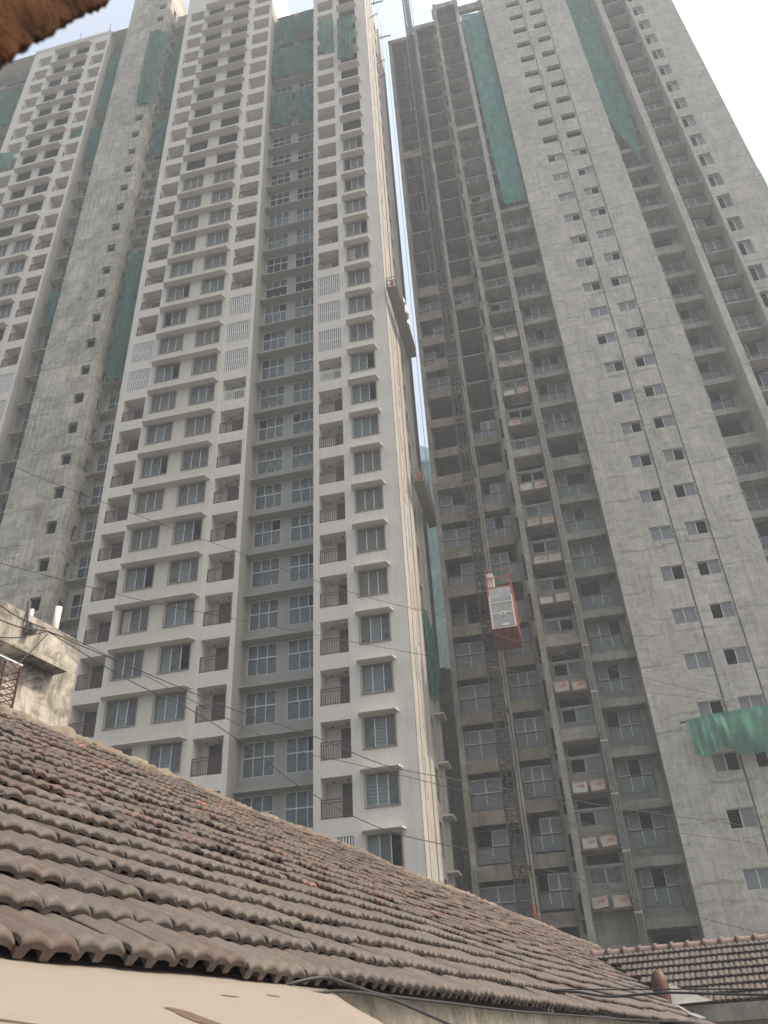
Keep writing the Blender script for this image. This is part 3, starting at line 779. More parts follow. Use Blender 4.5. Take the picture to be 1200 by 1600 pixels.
# big shear wall with two window columns and grooves
zW = ztW
def sh(a, d, off=0): return [(a, d, c(k)+off+0.0, c(k)+off+1.0) for k in range(-3, 32)]
LW, RW = (7.88, 9.30), (10.14, 11.50)
def low(zs): return zs
holesL = [(LW[0], LW[1], 27.6+3*(k-4), 28.62+3*(k-4)) for k in range(-3, 29)]
holesR = [(RW[0], RW[1], 27.6+3*(k-4), 28.62+3*(k-4)) for k in range(-3, 29)]
strip(w2, 5.28, 7.6, GZ, zW, YW, [], 0, CR)
strip(w2, 7.6, 9.34, GZ, zW, YW, holesL, 0.3, CR, (0.3, 0.4, 0.3, 2.0), RM)
strip(w2, 9.44, 9.9, GZ, zW, YW, [], 0, CR)
strip(w2, 9.9, 11.54, GZ, zW, YW, holesR, 0.3, CR, (0.3, 0.4, 0.3, 2.0), RM)
strip(w2, 11.64, 14.25, GZ, zW, YW, [], 0, CR)
for xg in (9.34, 11.54):        # drain grooves
    w2.mi = CD
    w2.quad((xg, YW+0.12, GZ), (xg+0.10, YW+0.12, GZ), (xg+0.10, YW+0.12, zW), (xg, YW+0.12, zW))
    w2.quad((xg, YW, GZ), (xg, YW+0.12, GZ), (xg, YW+0.12, zW), (xg, YW, zW)); w2.quad((xg+0.10, YW+0.12, GZ), (xg+0.10, YW, GZ), (xg+0.10, YW, zW), (xg+0.10, YW+0.12, zW))
# bay 4 (between pipes and shear wall)
Y4 = 50.55
def site_holes(a, d, lo, hi, ref=REF, up=99):
    return [(a, d, c(k)+(1.15 if k in ref else lo), c(k)+hi) for k in KS if k <= up]
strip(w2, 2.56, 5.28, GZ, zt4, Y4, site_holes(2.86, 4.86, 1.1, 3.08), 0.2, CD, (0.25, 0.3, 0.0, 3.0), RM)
w2.mi = CD
w2.quad((5.28, Y4, GZ), (5.28, YW, GZ), (5.28, YW, zW), (5.28, Y4, zW)); w2.quad((2.56, YW+.4, GZ), (2.56, Y4, GZ), (2.56, Y4, zt4), (2.56, YW+.4, zt4))
# AC bay (b3)
Y3 = 49.6
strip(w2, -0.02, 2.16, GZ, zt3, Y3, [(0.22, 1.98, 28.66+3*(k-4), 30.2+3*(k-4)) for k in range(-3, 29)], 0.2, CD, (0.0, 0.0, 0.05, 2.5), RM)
w2.mi = CD
w2.quad((2.16, Y3, GZ), (2.16, YW+0.1, GZ), (2.16, YW+0.1, zt3), (2.16, Y3, zt3)); w2.quad((2.16, YW+0.1, GZ), (2.56, YW+0.1, GZ), (2.56, YW+0.1, zt3), (2.16, YW+0.1, zt3))
w2.quad((2.56, YW+0.1, GZ), (2.56, YW+0.4, GZ), (2.56, YW+0.4, zt3), (2.56, YW+0.1, zt3))
# pilaster P2
w2.box(-0.40, -0.02, YW-0.02, 50.9, GZ, zt3)
for k in KS:
    w2.box(-0.58, -0.40, YW+0.15, 49.4, c(k)+1.9, c(k)+2.9)
# bays 1 and 2: open frame
zOpen1, zOpen2 = 57, 57
w2.box(-6.22, -5.90, YW+0.9, 51.4, GZ, zt1); w2.box(-3.02, -2.72, YW+0.7, 50.9, GZ, zt2)
w2.box(-0.85, -0.58, 49.9, 50.4, GZ, zt2)
# cap walls on top
w2.box(-6.22, -3.02, YW+0.9, YW+1.2, zt1-0.7, zt1); w2.box(-2.72, -0.40, YW+0.7, YW+1.1, zt2-0.9, zt2); w2.box(-0.02, 2.16, YW+0.1, YW+0.5, zt3-1.0, zt3); w2.box(2.562, 5.27, YW+0.3, YW+0.7, zt4-1.4, zt4)
w2.box(-6.22, -3.02, YW+1.2, 53.6, zt1-0.3, zt1-0.02); w2.box(-2.72, -0.40, YW+1.1, 53.6, zt2-0.3, zt2-0.02); w2.box(-3.02, -2.72, 50.9, 53.6, zt1-0.3, zt2-0.05)
w2.box(-0.02, 2.16, YW+0.5, 53.6, zt3-0.3, zt3-0.02); w2.box(-0.40, -0.02, 50.9, 53.6, zt2-0.3, zt3)
YI = 53.6        # inner walls of the open floors
w2.mi = RM
for (x0, x1, zt) in ((-6.22, -3.02, zt1), (-2.72, -0.40, zt2)):
    w2.quad((x0, YI, GZ), (x1, YI, GZ), (x1, YI, zt), (x0, YI, zt))
w2.mi = CD
w2.quad((-6.22, 51.4, GZ), (-6.22, YI, GZ), (-6.22, YI, zt1), (-6.22, 51.4, zt1))
w2.quad((-2.87, 50.9, GZ), (-2.87, YI, GZ), (-2.87, YI, zt1), (-2.87, 50.9, zt1))
w2.quad((-0.40, 50.9, GZ), (-0.40, YI, GZ), (-0.40, YI, zt2), (-0.40, 50.9, zt2))
# recess 2, wall panel, bay R2, far wall
Y5 = 51.5
strip(w2, 14.25, 17.2, GZ, zW-4, Y5, site_holes(14.5, 16.7, 1.08, 3.06), 0.2, CD, (0.25, 0.3, 0.0, 3.0), RM)
w2.mi = CR
w2.quad((17.2, Y5, GZ), (17.2, YW, GZ), (17.2, YW, zW), (17.2, Y5, zW)); w2.quad((17.2, YW, GZ), (17.75, YW, GZ), (17.75, YW, zW), (17.2, YW, zW))
w2.quad((14.25, YW, GZ), (14.25, Y5, GZ), (14.25, Y5, zW), (14.25, YW, zW))
Y6 = 49.95
strip(w2, 17.75, 20.1, GZ, zW-2, Y6, [(17.85, 20.0, c(k)+0.15, c(k)+2.98) for k in KS], 0.15, CD, (0.0, 0.0, 0.0, 3.0), RM)
w2.mi = CR
w2.quad((17.75, YW, GZ), (17.75, Y6, GZ), (17.75, Y6, zW), (17.75, YW, zW)); w2.quad((20.1, Y6, GZ), (20.1, YW, GZ), (20.1, YW, zW), (20.1, Y6, zW))
strip(w2, 20.1, 22.0, GZ, zW, YW, [(20.38, 21.42, 49.0+3*(k-12), 50.7+3*(k-12)) for k in range(-3, 32)], 0.3, CR, (0.2, 0.3, 0.2, 2.0), RM)
strip(w2, 22.0, 24.45, GZ, zW, YW, [], 0, CR)
w2.quad((24.45, YW, GZ), (24.45, 75, GZ), (24.45, 75, zW), (24.45, YW, zW)); w2.quad((-6.22, 75, GZ), (24.45, 75, GZ), (24.45, 75, 101), (-6.22, 75, 101))
w2.quad((5.28, 75, 101), (24.45, 75, 101), (24.45, 75, zW), (5.28, 75, zW))
w2.quad((-6.22, YI, GZ), (-6.22, 75, GZ), (-6.22, 75, zt1), (-6.22, YI, zt1))
w2.quad((5.28, YW, zW), (24.45, YW, zW), (24.45, 75, zW), (5.28, 75, zW)); w2.quad((-6.22, 49.5, 101), (5.28, 50.6, 101), (5.28, 75, 101), (-6.22, 75, 101))
w2.quad((5.28, 50.6, 101), (5.28, 75, 101), (5.28, 75, zW), (5.28, 50.6, zW))
build(w2, 'wall', T2M, T2)

r2 = random.Random(5)
def site_states(r):
    top = [r.random() < .9 for _ in range(3)]
    if r.random() < .5: top[r.randint(0, 2)] = False
    bot = ['film', 'film', 'film'] if r.random() < .93 else [None, 'film', 'film']
    return top + bot
def beam(x0, x1, Y0, Y1, z0, z1, m='beam', name='floor_beam'):
    mb = MB(); mb.box(x0, x1, Y0, Y1, z0, z1); return build(mb, name, M[m], T2, loc=((x0+x1)/2, Y0, z0))
for k in KS:
    z = c(k)
    if z < 3: continue
    # bay 1
    if z < zt1-2:
        if z < 56 or k in REF:
            hgt = 1.25 if k in REF else 0.82
            beam(-5.898, -3.022, 49.62, 49.85, z, z+hgt); beam(-5.90, -3.02, 49.85, YI-0.003, z+0.42, z+0.58, 'concD', 'floor_slab')
            if k not in REF and k != 3 and not (8 <= k <= 9) and not (k == 10 and False):
                window(T2, -5.87, 50.30, z+1.0, 2.82, 1.86, 'site', site_states(r2), r2.randint(0, 1))
        else:
            beam(-5.90, -3.02, 50.55, YI-0.003, z+1.10, z+1.22, 'concD', 'floor_slab')
    # bay 2
    dz = 0.42
    if z < zt2-2:
        if z < 33 or k in (7, 14, 21, 8, 13) or k == 8:
            hgt = 1.15 if k in REF else 0.75
            beam(-2.718, -0.86, 49.62, 49.85, z+dz, z+dz+hgt); beam(-2.72, -0.40, 49.85, YI-0.003, z+dz+0.30, z+dz+0.46, 'concD', 'floor_slab')
            if k not in REF: window(T2, -2.68, 50.25, z+dz+0.95, 1.80, 1.88, 'site', site_states(r2), r2.randint(0, 1))
        else:
            beam(-2.72, -0.40, 49.75, YI-0.003, z+dz+0.50, z+dz+0.66, 'concD', 'floor_slab')
    # AC bay: shelf slab
    if z < zt3-2:
        zz = 27.35+3*(k-4)
        if k in (2, 0, 7, 14, 21): beam(0.0, 2.14, 48.70, 48.92, zz, zz+0.75, 'concD', 'refuge_parapet')
        mb = MB(); mb.box(-0.018, 2.158, 48.66, Y3-0.002, zz-0.09, zz-0.002); mb.mi = 1; mb.box(-0.018, 2.158, 48.60, 48.66, zz-0.07, zz-0.01)
        build(mb, 'equipment_shelf', [M['concD'], M['rust']], T2, loc=(1.07, Y3, zz))
        window(T2, 0.22, Y3-0.03, 28.66+3*(k-4), 1.76, 0.86, 'twin', [r2.choice(('glass', None)), r2.choice(('film', 'glass', None))])
        beam(-0.018, 2.158, Y3-0.10, Y3-0.002, 29.525+3*(k-4), 29.65+3*(k-4), 'concR', 'window_lintel')
    # bay 4 and recess 2
    if z < zt4-2:
        beam(2.562, 5.278, 49.62, Y4-0.002, z, z+(1.1 if k in REF else 0.50), 'concD')
        if k not in REF and z < 76: window(T2, 2.88, Y4+0.05, z+1.12, 1.96, 1.94, 'site', site_states(r2), r2.randint(0, 1))
    if z < zW-6:
        beam(14.252, 17.198, 50.62, Y5-0.002, z, z+(1.0 if k in REF else 0.55), 'concR')
        if k not in REF and z < 76: window(T2, 14.53, Y5+0.05, z+1.1, 2.14, 1.94, 'site', site_states(r2), r2.randint(0, 1))
        beam(17.752, 20.098, YW+0.35, Y6-0.002, z+0.07, z+0.15, 'concR', 'floor_slab')
        if k < 24: window(T2, 17.9, Y6+0.05, z+0.35, 2.06, 2.4, 'site', site_states(r2), r2.randint(0, 1))
    # stair windows
    zz = 27.6+3*(k-4)
    if k <= 18 and zz < zW-4:
        for (a, d) in (LW, RW):
            st = r2.choice((['film', None], [None, 'film'], ['film', 'film'], ['film', None], [None, 'film']))
            window(T2, a+0.02, YW+0.12, zz, d-a-0.04, 1.02, 'stair', st)
    if 8 < k:
        zz = 49.0+3*(k-12)
        if zz < zW-3: window(T2, 20.40, YW+0.2, zz, 1.0, 1.7, 'stair', [None, r2.choice(('film', 'glass'))])
    # posts on the open floors
    if z > 57 and z < zt1-3 and k % 3 == 0:
        mb = MB(); mb.box(-4.6, -4.5, 50.8, 50.9, z+1.22, z+4.0); build(mb, 'prop', M['pipe'], T2, loc=(-4.55, 50.85, z+1.2))
# bay 3 columns of stubby windows at the top: centre mullions seen against dark rooms
# drain pipes with collars
for i, (x, r_) in enumerate(((2.20, 0.055), (2.34, 0.055), (2.48, 0.05))):
    mb = MB(); mb.tube([(x, YW+0.02, GZ), (x, YW+0.02, zt3-3)], r_, 8)
    for k in KS:
        if c(k) > 3: mb.tube([(x, YW+0.02, c(k)+0.6), (x, YW+0.02, c(k)+0.75)], r_*1.45, 8)
    build(mb, 'drain_pipe', M['pipe'], T2, loc=(x, YW+0.02, GZ))
# open, gutted row of bay 1 (k = 3): broken partition and soot-dark props
mb = MB(); mb.box(-4.95, -4.85, 50.2, 53.0, c(3)+0.9, c(3)+3.3); mb.box(-5.85, -4.95, 50.9, 51.0, c(3)+0.9, c(3)+2.4); build(mb, 'partition', M['concD'], T2)
# form-tie holes dotted over the shear wall
hb = MB(); rh = random.Random(21)
for i in range(70):
    x = rh.choice((rh.uniform(5.6, 7.5), rh.uniform(11.8, 14.0), rh.uniform(11.8, 14.0), rh.uniform(22, 24.2))); z = rh.uniform(8, 45)
    t = [(x+0.028*cos(a*pi/3), YW-0.004, z+0.028*sin(a*pi/3)) for a in range(6)]
    i0 = len(hb.v); hb.v += t; hb.f.append(tuple(range(i0, i0+6))); hb.m.append(0); hb.sm.append(False)
build(hb, 'tie_hole', M['black'], T2, kind='stuff')

# cartons on the shelves
ORD = ['lowest', 'second lowest', 'third lowest', 'fourth lowest', 'fifth lowest', 'sixth lowest', 'seventh lowest', 'eighth lowest', 'ninth lowest', 'tenth lowest', 'eleventh lowest', 'twelfth lowest', 'thirteenth lowest', 'fourteenth lowest', 'fifteenth lowest']
def carton_thing(x, z, w, h, white, label, tilt, r):
    mb = MB(); d = 0.34
    mb.box(0, w, 0, d, 0, h)
    mb.v = [(x_+r.uniform(-.05, .05)*(z_ > 0), y_, z_+(r.uniform(-.08, .06) if z_ > 0 else 0)) for x_, y_, z_ in mb.v]
    ct = D.objects.new('carton', mb.mesh('carton', M['cartonw'] if white else M['carton'])); COL.objects.link(ct)
    ct.location = (x, 48.70, z); ct.rotation_euler = (0, tilt, r.uniform(-.1, .1)); WL[ct.name] = Vector(ct.location)
    ct['label'] = label; ct['category'] = 'carton'; ct['group'] = 'cartons on the equipment shelves'
    # flaps bulging open on top, and red print
    fl = MB(); fl.quad((0.02, 0.0, h), (w-0.02, 0.0, h), (w-0.05, -0.14, h+0.07), (0.05, -0.12, h+0.10)); fl.quad((0.02, d, h), (w-0.02, d, h), (w-0.04, d+0.1, h+0.12), (0.04, d+0.1, h+0.12))
    f = D.objects.new('flap', fl.mesh('flap', M['carton'])); COL.objects.link(f); f.parent = ct
    pm = MB()
    if r.random() < 0.3: return
    pm.box(w*0.50, w*0.86, -0.006, -0.002, h*0.50, h*0.72); pm.box(w*0.38, w*0.50, -0.006, -0.002, h*0.44, h*0.60); pm.box(w*0.58, w*0.80, -0.006, -0.002, h*0.36, h*0.42)
    p = D.objects.new('red_print', pm.mesh('red_print', M['print'])); COL.objects.link(p); p.parent = ct
rows = {-3: 'LR', -2: 'LR', -1: 'LR', 1: 'LR', 3: 'LR', 4: 'LR', 5: 'LR', 6: 'wR', 8: 'L', 9: 'LR', 10: 'LR', 11: 'LR'}
rc = random.Random(9)
for i, k in enumerate(sorted(rows)):
    zz = 27.35+3*(k-4)
    for s_ in rows[k]:
        left = s_ in 'Lw'; w = rc.uniform(0.78, 0.9); h = rc.uniform(0.5, 0.62)
        x = rc.uniform(0.10, 0.18) if left else rc.uniform(1.12, 1.2)
        carton_thing(x, zz+0.03, w, h, (s_ == 'w') or (left and rc.random() < .5),
            ('%s carton with red print on the %s loaded shelf of the concrete tower' % ('left' if left else 'right', ORD[i])), rc.uniform(-0.09, 0.09), rc)

# ================================================================== strip between the towers
mb = MB(); mb.box(-13.4, -10.6, 90, 104, GZ, 69.5)
cy = empty('netted_tower', (-12, 97, GZ), label='distant building wrapped in pale cyan netting seen in the gap between the two towers', cat='building')
build(mb, 'wall', M['room'], cy)
nx, nz = 6, 60; g = MB(); g.smooth = True
for i in range(nx):
    for j in range(nz):
        def pt(i, j):
            x = -13.6+3.2*i/nx; z = GZ+1+(72.0-GZ)*j/nz*0.985; return (x, 89.8-0.12*abs(sin(j*pi/6)), z - (x+12)*0.6*(j/nz))
        g.quad(pt(i,j), pt(i+1,j), pt(i+1,j+1), pt(i,j+1))
build(g, 'safety_net', M['netc'], cy)
mb = MB(); mb.box(-9.6, -7.35, 60, 66, GZ, 25.7)
bl = empty('service_block', (-8.5, 63, GZ), label='narrow grimy grey concrete service block low in the gap between the towers', cat='building')
build(mb, 'wall', M['concD'], bl)
for i, z in enumerate((11.0, 21.0, 24.0)):
    m2 = MB(); m2.box(-8.45, -7.95, 59.93, 59.99, z, z+1.8); build(m2, 'window', M['dframe'], bl, loc=(-8.2, 59.95, z))

# ================================================================== hoist mast
mx, my, hw = -3.32, 46.6, 0.33
hm = empty('hoist_mast', (mx, my, GZ), label='rusty lattice mast of the construction hoist, standing in front of the concrete tower', cat='hoist mast')
H0, H1 = GZ, 112.0
mb = MB()
for sx in (-1, 1):
    for sy in (-1, 1): mb.bar((mx+sx*hw, my+sy*hw, H0), (mx+sx*hw, my+sy*hw, H1), 0.07)
build(mb, 'corner_post', M['mast'], hm)
sec = 1.5; k = 0; z = H0
br = MB()
P4 = [(-hw, -hw), (hw, -hw), (hw, hw), (-hw, hw)]
secm = None
while z < H1-0.1:
    if secm is None:
        s_ = MB()
        for i in range(4):
            a, b_ = P4[i], P4[(i+1) % 4]
            for hh in (0.0, 0.5, 1.0): s_.bar((a[0], a[1], hh), (b_[0], b_[1], hh), 0.05)
            for hh in (0.0, 0.5, 1.0):
                s_.bar((a[0], a[1], hh), (b_[0], b_[1], hh+0.5), 0.038)
        s_.bar((0, -hw-0.04, 0), (0, -hw-0.04, 1.5), 0.06)
        secm = s_.mesh('lattice_section', M['mast'])
    put('lattice_section', secm, hm, (mx, my, z)); z += sec
for k in range(-2, 30, 3):
    z = c(k)
    if z < 4: continue
    t = MB(); t.bar((mx-hw, my+hw, z+0.3), (mx-0.1, 49.6, z+0.3), 0.06); t.bar((mx+hw, my+hw, z+0.3), (mx+0.45, 49.2, z+0.3), 0.06); t.bar((mx-hw, my+hw, z+0.3), (mx+0.45, 49.2, z+0.3), 0.05)
    build(t, 'wall_tie', M['mast'], hm, loc=(mx, my, z))
t = MB(); t.tube([(mx+0.62, my-0.2, GZ), (mx+0.60, my-0.2, 60), (mx+0.58, my-0.2, H1-4)], 0.03, 6); build(t, 'power_cable', M['black'], hm, loc=(mx+0.6, my-0.2, GZ))
t = MB(); t.tube([(mx-0.45, my-0.1, 30), (mx-0.48, my-0.1, H1-4)], 0.02, 5); build(t, 'trailing_rope', M['steel'], hm, loc=(mx-0.45, my-0.1, 30))
t = MB(); t.box(mx+0.45, mx+0.58, my-0.4, my-0.25, 5.9, 6.5); t.box(mx+0.40, mx+0.68, my-0.42, my-0.22, 6.0, 6.08); build(t, 'cable_bracket', M['orange'], hm)

# hoist cage
cx0, cx1, cy0, cy1, cz0, cz1 = -2.90, -1.46, 44.75, 47.9, 21.25, 23.95
cg = empty('hoist_cage', ((cx0+cx1)/2, (cy0+cy1)/2, cz0), label='orange hoist cage with a pale perforated front, halfway up the lattice mast', cat='hoist cage')
mb = MB()
for x in (cx0, cx1):
    for y in (cy0, cy1): mb.bar((x, y, cz0), (x, y, cz1), 0.10)
for z in (cz0+0.05, cz1):
    mb.bar((cx0, cy0, z), (cx1, cy0, z), 0.10); mb.bar((cx0, cy1, z), (cx1, cy1, z), 0.10)
    mb.bar((cx0, cy0, z), (cx0, cy1, z), 0.10); mb.bar((cx1, cy0, z), (cx1, cy1, z), 0.10)
build(mb, 'cage_frame', M['orange'], cg)
mb = MB()
nr = 16
for i in range(nr):
    x = cx0+(cx1-cx0)*i/nr; w = (cx1-cx0)/nr
    mb.box(x, x+w*0.62, cy0+0.02, cy1-0.02, cz0-0.06, cz0-0.001); 
mb.box(cx0, cx1, cy0+0.02, cy1-0.02, cz0, cz0+0.02)
build(mb, 'ribbed_floor', M['orange'], cg)
mb = MB(); zf = cz0+0.06
mb.box(cx0+0.06, cx1-0.06, cy0-0.05, cy0-0.01, zf, cz1-0.06)
for i in range(26):
    z = zf + (cz1-0.7-zf)*(i+0.5)/26; mb.box(cx0+0.1, cx1-0.1, cy0-0.062, cy0-0.05, z-0.015, z+0.015)
build(mb, 'front_gate', M['mesh'], cg)
mb = MB()
for x in (cx0+0.05, cx1-0.05): mb.box(x-0.04, x+0.04, cy0-0.09, cy0-0.052, zf-0.1, cz1-0.6)
for z in (zf-0.1, zf+0.85, zf+1.55): mb.box(cx0+0.03, cx1-0.03, cy0-0.10, cy0-0.065, z, z+0.05)
mb.box(-2.35, -2.0, cy0-0.12, cy0-0.07, zf+0.72, zf+0.95); mb.box(-2.28, -1.9, cy0-0.12, cy0-0.07, zf+0.02, zf+0.16)
build(mb, 'gate_frame', M['cloth'], cg)
mb = MB(); mb.box(-2.27, -2.08, cy0-0.128, cy0-0.121, zf+0.78, zf+0.85); build(mb, 'name_plate', M['dframe'], cg)
mb = MB()
for z0, z1 in ((cz0+0.1, cz1-0.1),):
    mb.box(cx1-0.02, cx1+0.02, cy0+0.1, cy1-0.1, z0, z1); mb.box(cx0-0.02, cx0+0.02, cy0+0.1, cy1-0.1, z0, z1)
for i in range(12):
    y = cy0+0.15+(cy1-cy0-0.3)*i/12; mb.box(cx1+0.02, cx1+0.045, y, y+0.1, cz0+0.1, cz1-0.1)
build(mb, 'side_panel', M['orange'], cg)
mb = MB(); zr = cz1
for x, y in ((cx0, cy0), (cx1, cy0), (cx0, cy1), (cx1, cy1), (cx1, (cy0+cy1)/2)): mb.bar((x, y, zr), (x, y, zr+1.3), 0.06)
for h in (0.7, 1.25):
    mb.bar((cx0, cy0, zr+h), (cx1, cy0, zr+h), 0.045); mb.bar((cx1, cy0, zr+h), (cx1, cy1, zr+h), 0.045); mb.bar((cx0, cy0, zr+h), (cx0, cy1, zr+h), 0.045)
build(mb, 'roof_railing', M['orange'], cg)
mb = MB(); mb.box(cx0+0.05, cx0+0.45, cy0+0.1, cy0+0.7, zr+0.05, zr+1.1); mb.box(cx0+0.12, cx0+0.40, cy0+0.05, cy0+0.1, zr+0.6, zr+0.9); build(mb, 'drive_unit', M['whitebox'], cg)
mb = MB(); mb.box(cx0+0.05, cx1-0.35, cy0+1.2, cy0+2.4, zr+0.05, zr+0.5); build(mb, 'motor_box', M['mast'], cg)

# ================================================================== suspended work platforms on the side wall
def gondola(y0, y1, z, x0, x1, label, group):
    g = empty('work_platform', ((x0+x1)/2, (y0+y1)/2, z), label=label, cat='work platform', group=group)
    mb = MB(); mb.box(x0, x1, y0, y1, z, z+0.06); build(mb, 'deck', M['gframe'], g)
    mb = MB(); n = 7
    for i in range(n+1):
        y = y0+(y1-y0)*i/n
        for x in (x0+0.03, x1-0.03): mb.bar((x, y, z+0.06), (x, y, z+1.05), 0.045)
    for h in (0.35, 0.7, 1.05):
        for x in (x0+0.03, x1-0.03): mb.bar((x, y0, z+h), (x, y1, z+h), 0.045)
        for y in (y0, y1): mb.bar((x0, y, z+h), (x1, y, z+h), 0.045)
    for i in range(n):
        ya, yb = y0+(y1-y0)*i/n, y0+(y1-y0)*(i+1)/n
        mb.bar((x1-0.03, ya, z+0.06), (x1-0.03, yb, z+1.05), 0.03)
    for k in range(3): mb.bar((x0+(x1-x0)*k/3, y0, z+0.1), (x0+(x1-x0)*(k+1)/3, y0, z+1.0), 0.03)
    build(mb, 'guard_rail', M['gframe'], g)
    mb = MB()
    for y in (y0+0.5, y1-0.5): mb.tube([((x0+x1)/2, y, z+1.0), ((x0+x1)/2, y, ztopC+0.4)], 0.018, 5)
    build(mb, 'hanging_rope', M['black'], g)
    mb = MB()
    for y in (y0+0.5, y1-0.5): mb.box((x0+x1)/2-0.12, (x0+x1)/2+0.12, y-0.15, y+0.15, z+0.3, z+1.1)
    build(mb, 'winch', M['orange'], g)
    return g
gondola(40.9, 48.6, 48.3, -7.13, -6.35, 'upper hanging work platform on the white tower, a white sheet over its rail', 'hanging work platforms')
gondola(44.7, 50.7, 32.9, -6.95, -6.20, 'lower hanging work platform on the side wall of the white tower', 'hanging work platforms')
# roof outriggers that carry the ropes
og = MB()
for y in (42, 46, 50):
    og.bar((-9.5, y, ztopC+0.5), (-5.9, y, ztopC+0.5), 0.12); og.bar((-7.0, y, ztopC), (-7.0, y, ztopC+1.2), 0.08)
build(og, 'roof_outrigger', M['mast'], T1, loc=(-7, 46, ztopC))
for i, (z, y) in enumerate(((96.5, 44.2), (92.0, 47.0), (88.3, 46.6))):
    og = MB(); og.bar((XS+0.001, y, z), (XS+0.9, y-0.2, z+0.25), 0.07); og.bar((XS+0.85, y-0.2, z+0.2), (XS+0.85, y-0.2, z-0.3), 0.05); build(og, 'wall_bracket', M['mast'], T1, loc=(XS, y, z))
# white sheet thrown over the upper platform's rail
d_ = drape([(-6.38, 42.6, 49.5), (-6.36, 44.8, 49.42)], [(-6.2, 42.7, 48.5), (-6.1, 44.9, 48.2)], 16, 10, 0.14, 2, 4, 0.1, (1, 0, 0))
build(d_, 'cloth_sheet', M['cloth'], label='white sheet thrown over the rail of the upper work platform', cat='sheet')

# ================================================================== nets
def net(name, Y, tl, tr, brr, bl_, m, label, amp=0.10, folds=3, seed=1, bulge=0.15, nx=20, nz=26, sag=0.1, mids=None, group='green nets hung on the towers'):
    top = [(tl[0], Y, tl[1]), (tr[0], Y, tr[1])]; bot = [(bl_[0], Y, bl_[1]), (brr[0], Y, brr[1])]
    mb = drape(top, bot, nx, nz, amp, folds, seed, bulge, sag=sag)
    return build(mb, name, M[m], label=label, cat='net', group=group)
net('shade_net', 41.3, (-32.8, 101.2), (-30.1, 99.7), (-30.35, 84.9), (-32.65, 85.7), 'net', 'long dark green net hanging from the top of the raw concrete shaft', 0.12, 3, 1)
net('shade_net', 42.45, (-30.2, 99.5), (-28.5, 99.3), (-28.6, 87), (-30.2, 86), 'net', 'dull green net deep in the recess beside the top of the concrete shaft', 0.08, 3, 31)
net('shade_net', 42.4, (-30.5, 83.6), (-29.0, 83.2), (-28.7, 76.8), (-30.5, 77.3), 'net', 'short green net below the long one beside the concrete shaft', 0.08, 2, 2)
net('shade_net', 42.0, (-30.3, 61.3), (-28.5, 61.3), (-28.55, 46.0), (-30.35, 46.2), 'net', 'long green net bulging between concrete shaft and white wing at mid height', 0.12, 2, 3, 0.55)
net('shade_net', 42.2, (-38.2, 100.8), (-36.2, 100.5), (-36.2, 87), (-38.1, 88.2), 'net', 'topmost green net between far left wing and concrete shaft', 0.10, 2, 4)
net('shade_net', 42.2, (-38.1, 85.0), (-36.4, 85.0), (-36.3, 78.5), (-38.0, 78.9), 'net', 'second green net down between far left wing and shaft', 0.10, 2, 5)
net('shade_net', 42.2, (-37.9, 58.5), (-36.4, 58.7), (-36.3, 54.5), (-37.3, 54.4), 'net', 'small green net bunched in the recess of the far left wing at mid height', 0.12, 2, 6, 0.3)
net('shade_net', 41.3, (-48.3, 83.2), (-46.1, 82.5), (-45.95, 79.6), (-47.6, 80.1), 'netb', 'small bright green net on a balcony at the left edge of the photo', 0.08, 2, 7, nx=12, nz=10)
net('shade_net', 41.75, (-40.1, 84.45), (-38.58, 84.5), (-38.6, 82.7), (-40.1, 82.6), 'net', 'small green net closing one balcony of the far left wing', 0.05, 2, 8, 0.05, 10, 10, 0.0)
net('shade_net', 42.3, (-53.5, 99.0), (-48.6, 97.5), (-48.6, 91.0), (-53.5, 90.5), 'net', 'wide dark green net in the outermost left recess', 0.15, 3, 9)
net('shade_net', 42.15, (-17.7, 96.9), (-13.0, 97.4), (-13.1, 94.0), (-17.5, 91.1), 'net', 'uppermost green net across the grey recess of the white tower', 0.14, 3, 10, 0.2)
net('shade_net', 42.15, (-17.75, 90.8), (-13.1, 90.4), (-13.2, 84.6), (-17.6, 85.2), 'net', 'middle green net across the grey recess of the white tower', 0.14, 3, 11, 0.25)
net('shade_net', 42.15, (-17.7, 81.9), (-15.35, 81.6), (-15.6, 75.7), (-17.5, 77.2), 'net', 'lower left green net in the grey recess of the white tower', 0.12, 2, 12, 0.2)
net('shade_net', 42.15, (-15.2, 82.0), (-13.1, 81.7), (-13.1, 75.8), (-14.7, 76.0), 'net', 'lower right green net in the grey recess of the white tower', 0.12, 2, 13, 0.2)
net('shade_net', 41.2, (-12.35, 92.0), (-10.7, 91.8), (-10.75, 85.3), (-12.25, 85.8), 'netb', 'bright green net over the balconies at the top of the right white wing', 0.12, 3, 14)
net('shade_net', 40.65, (-10.15, 90.6), (-8.5, 90.5), (-8.65, 82.2), (-10.3, 82.2), 'net', 'pleated green net over the windows at the top of the right white wing', 0.12, 4, 15)
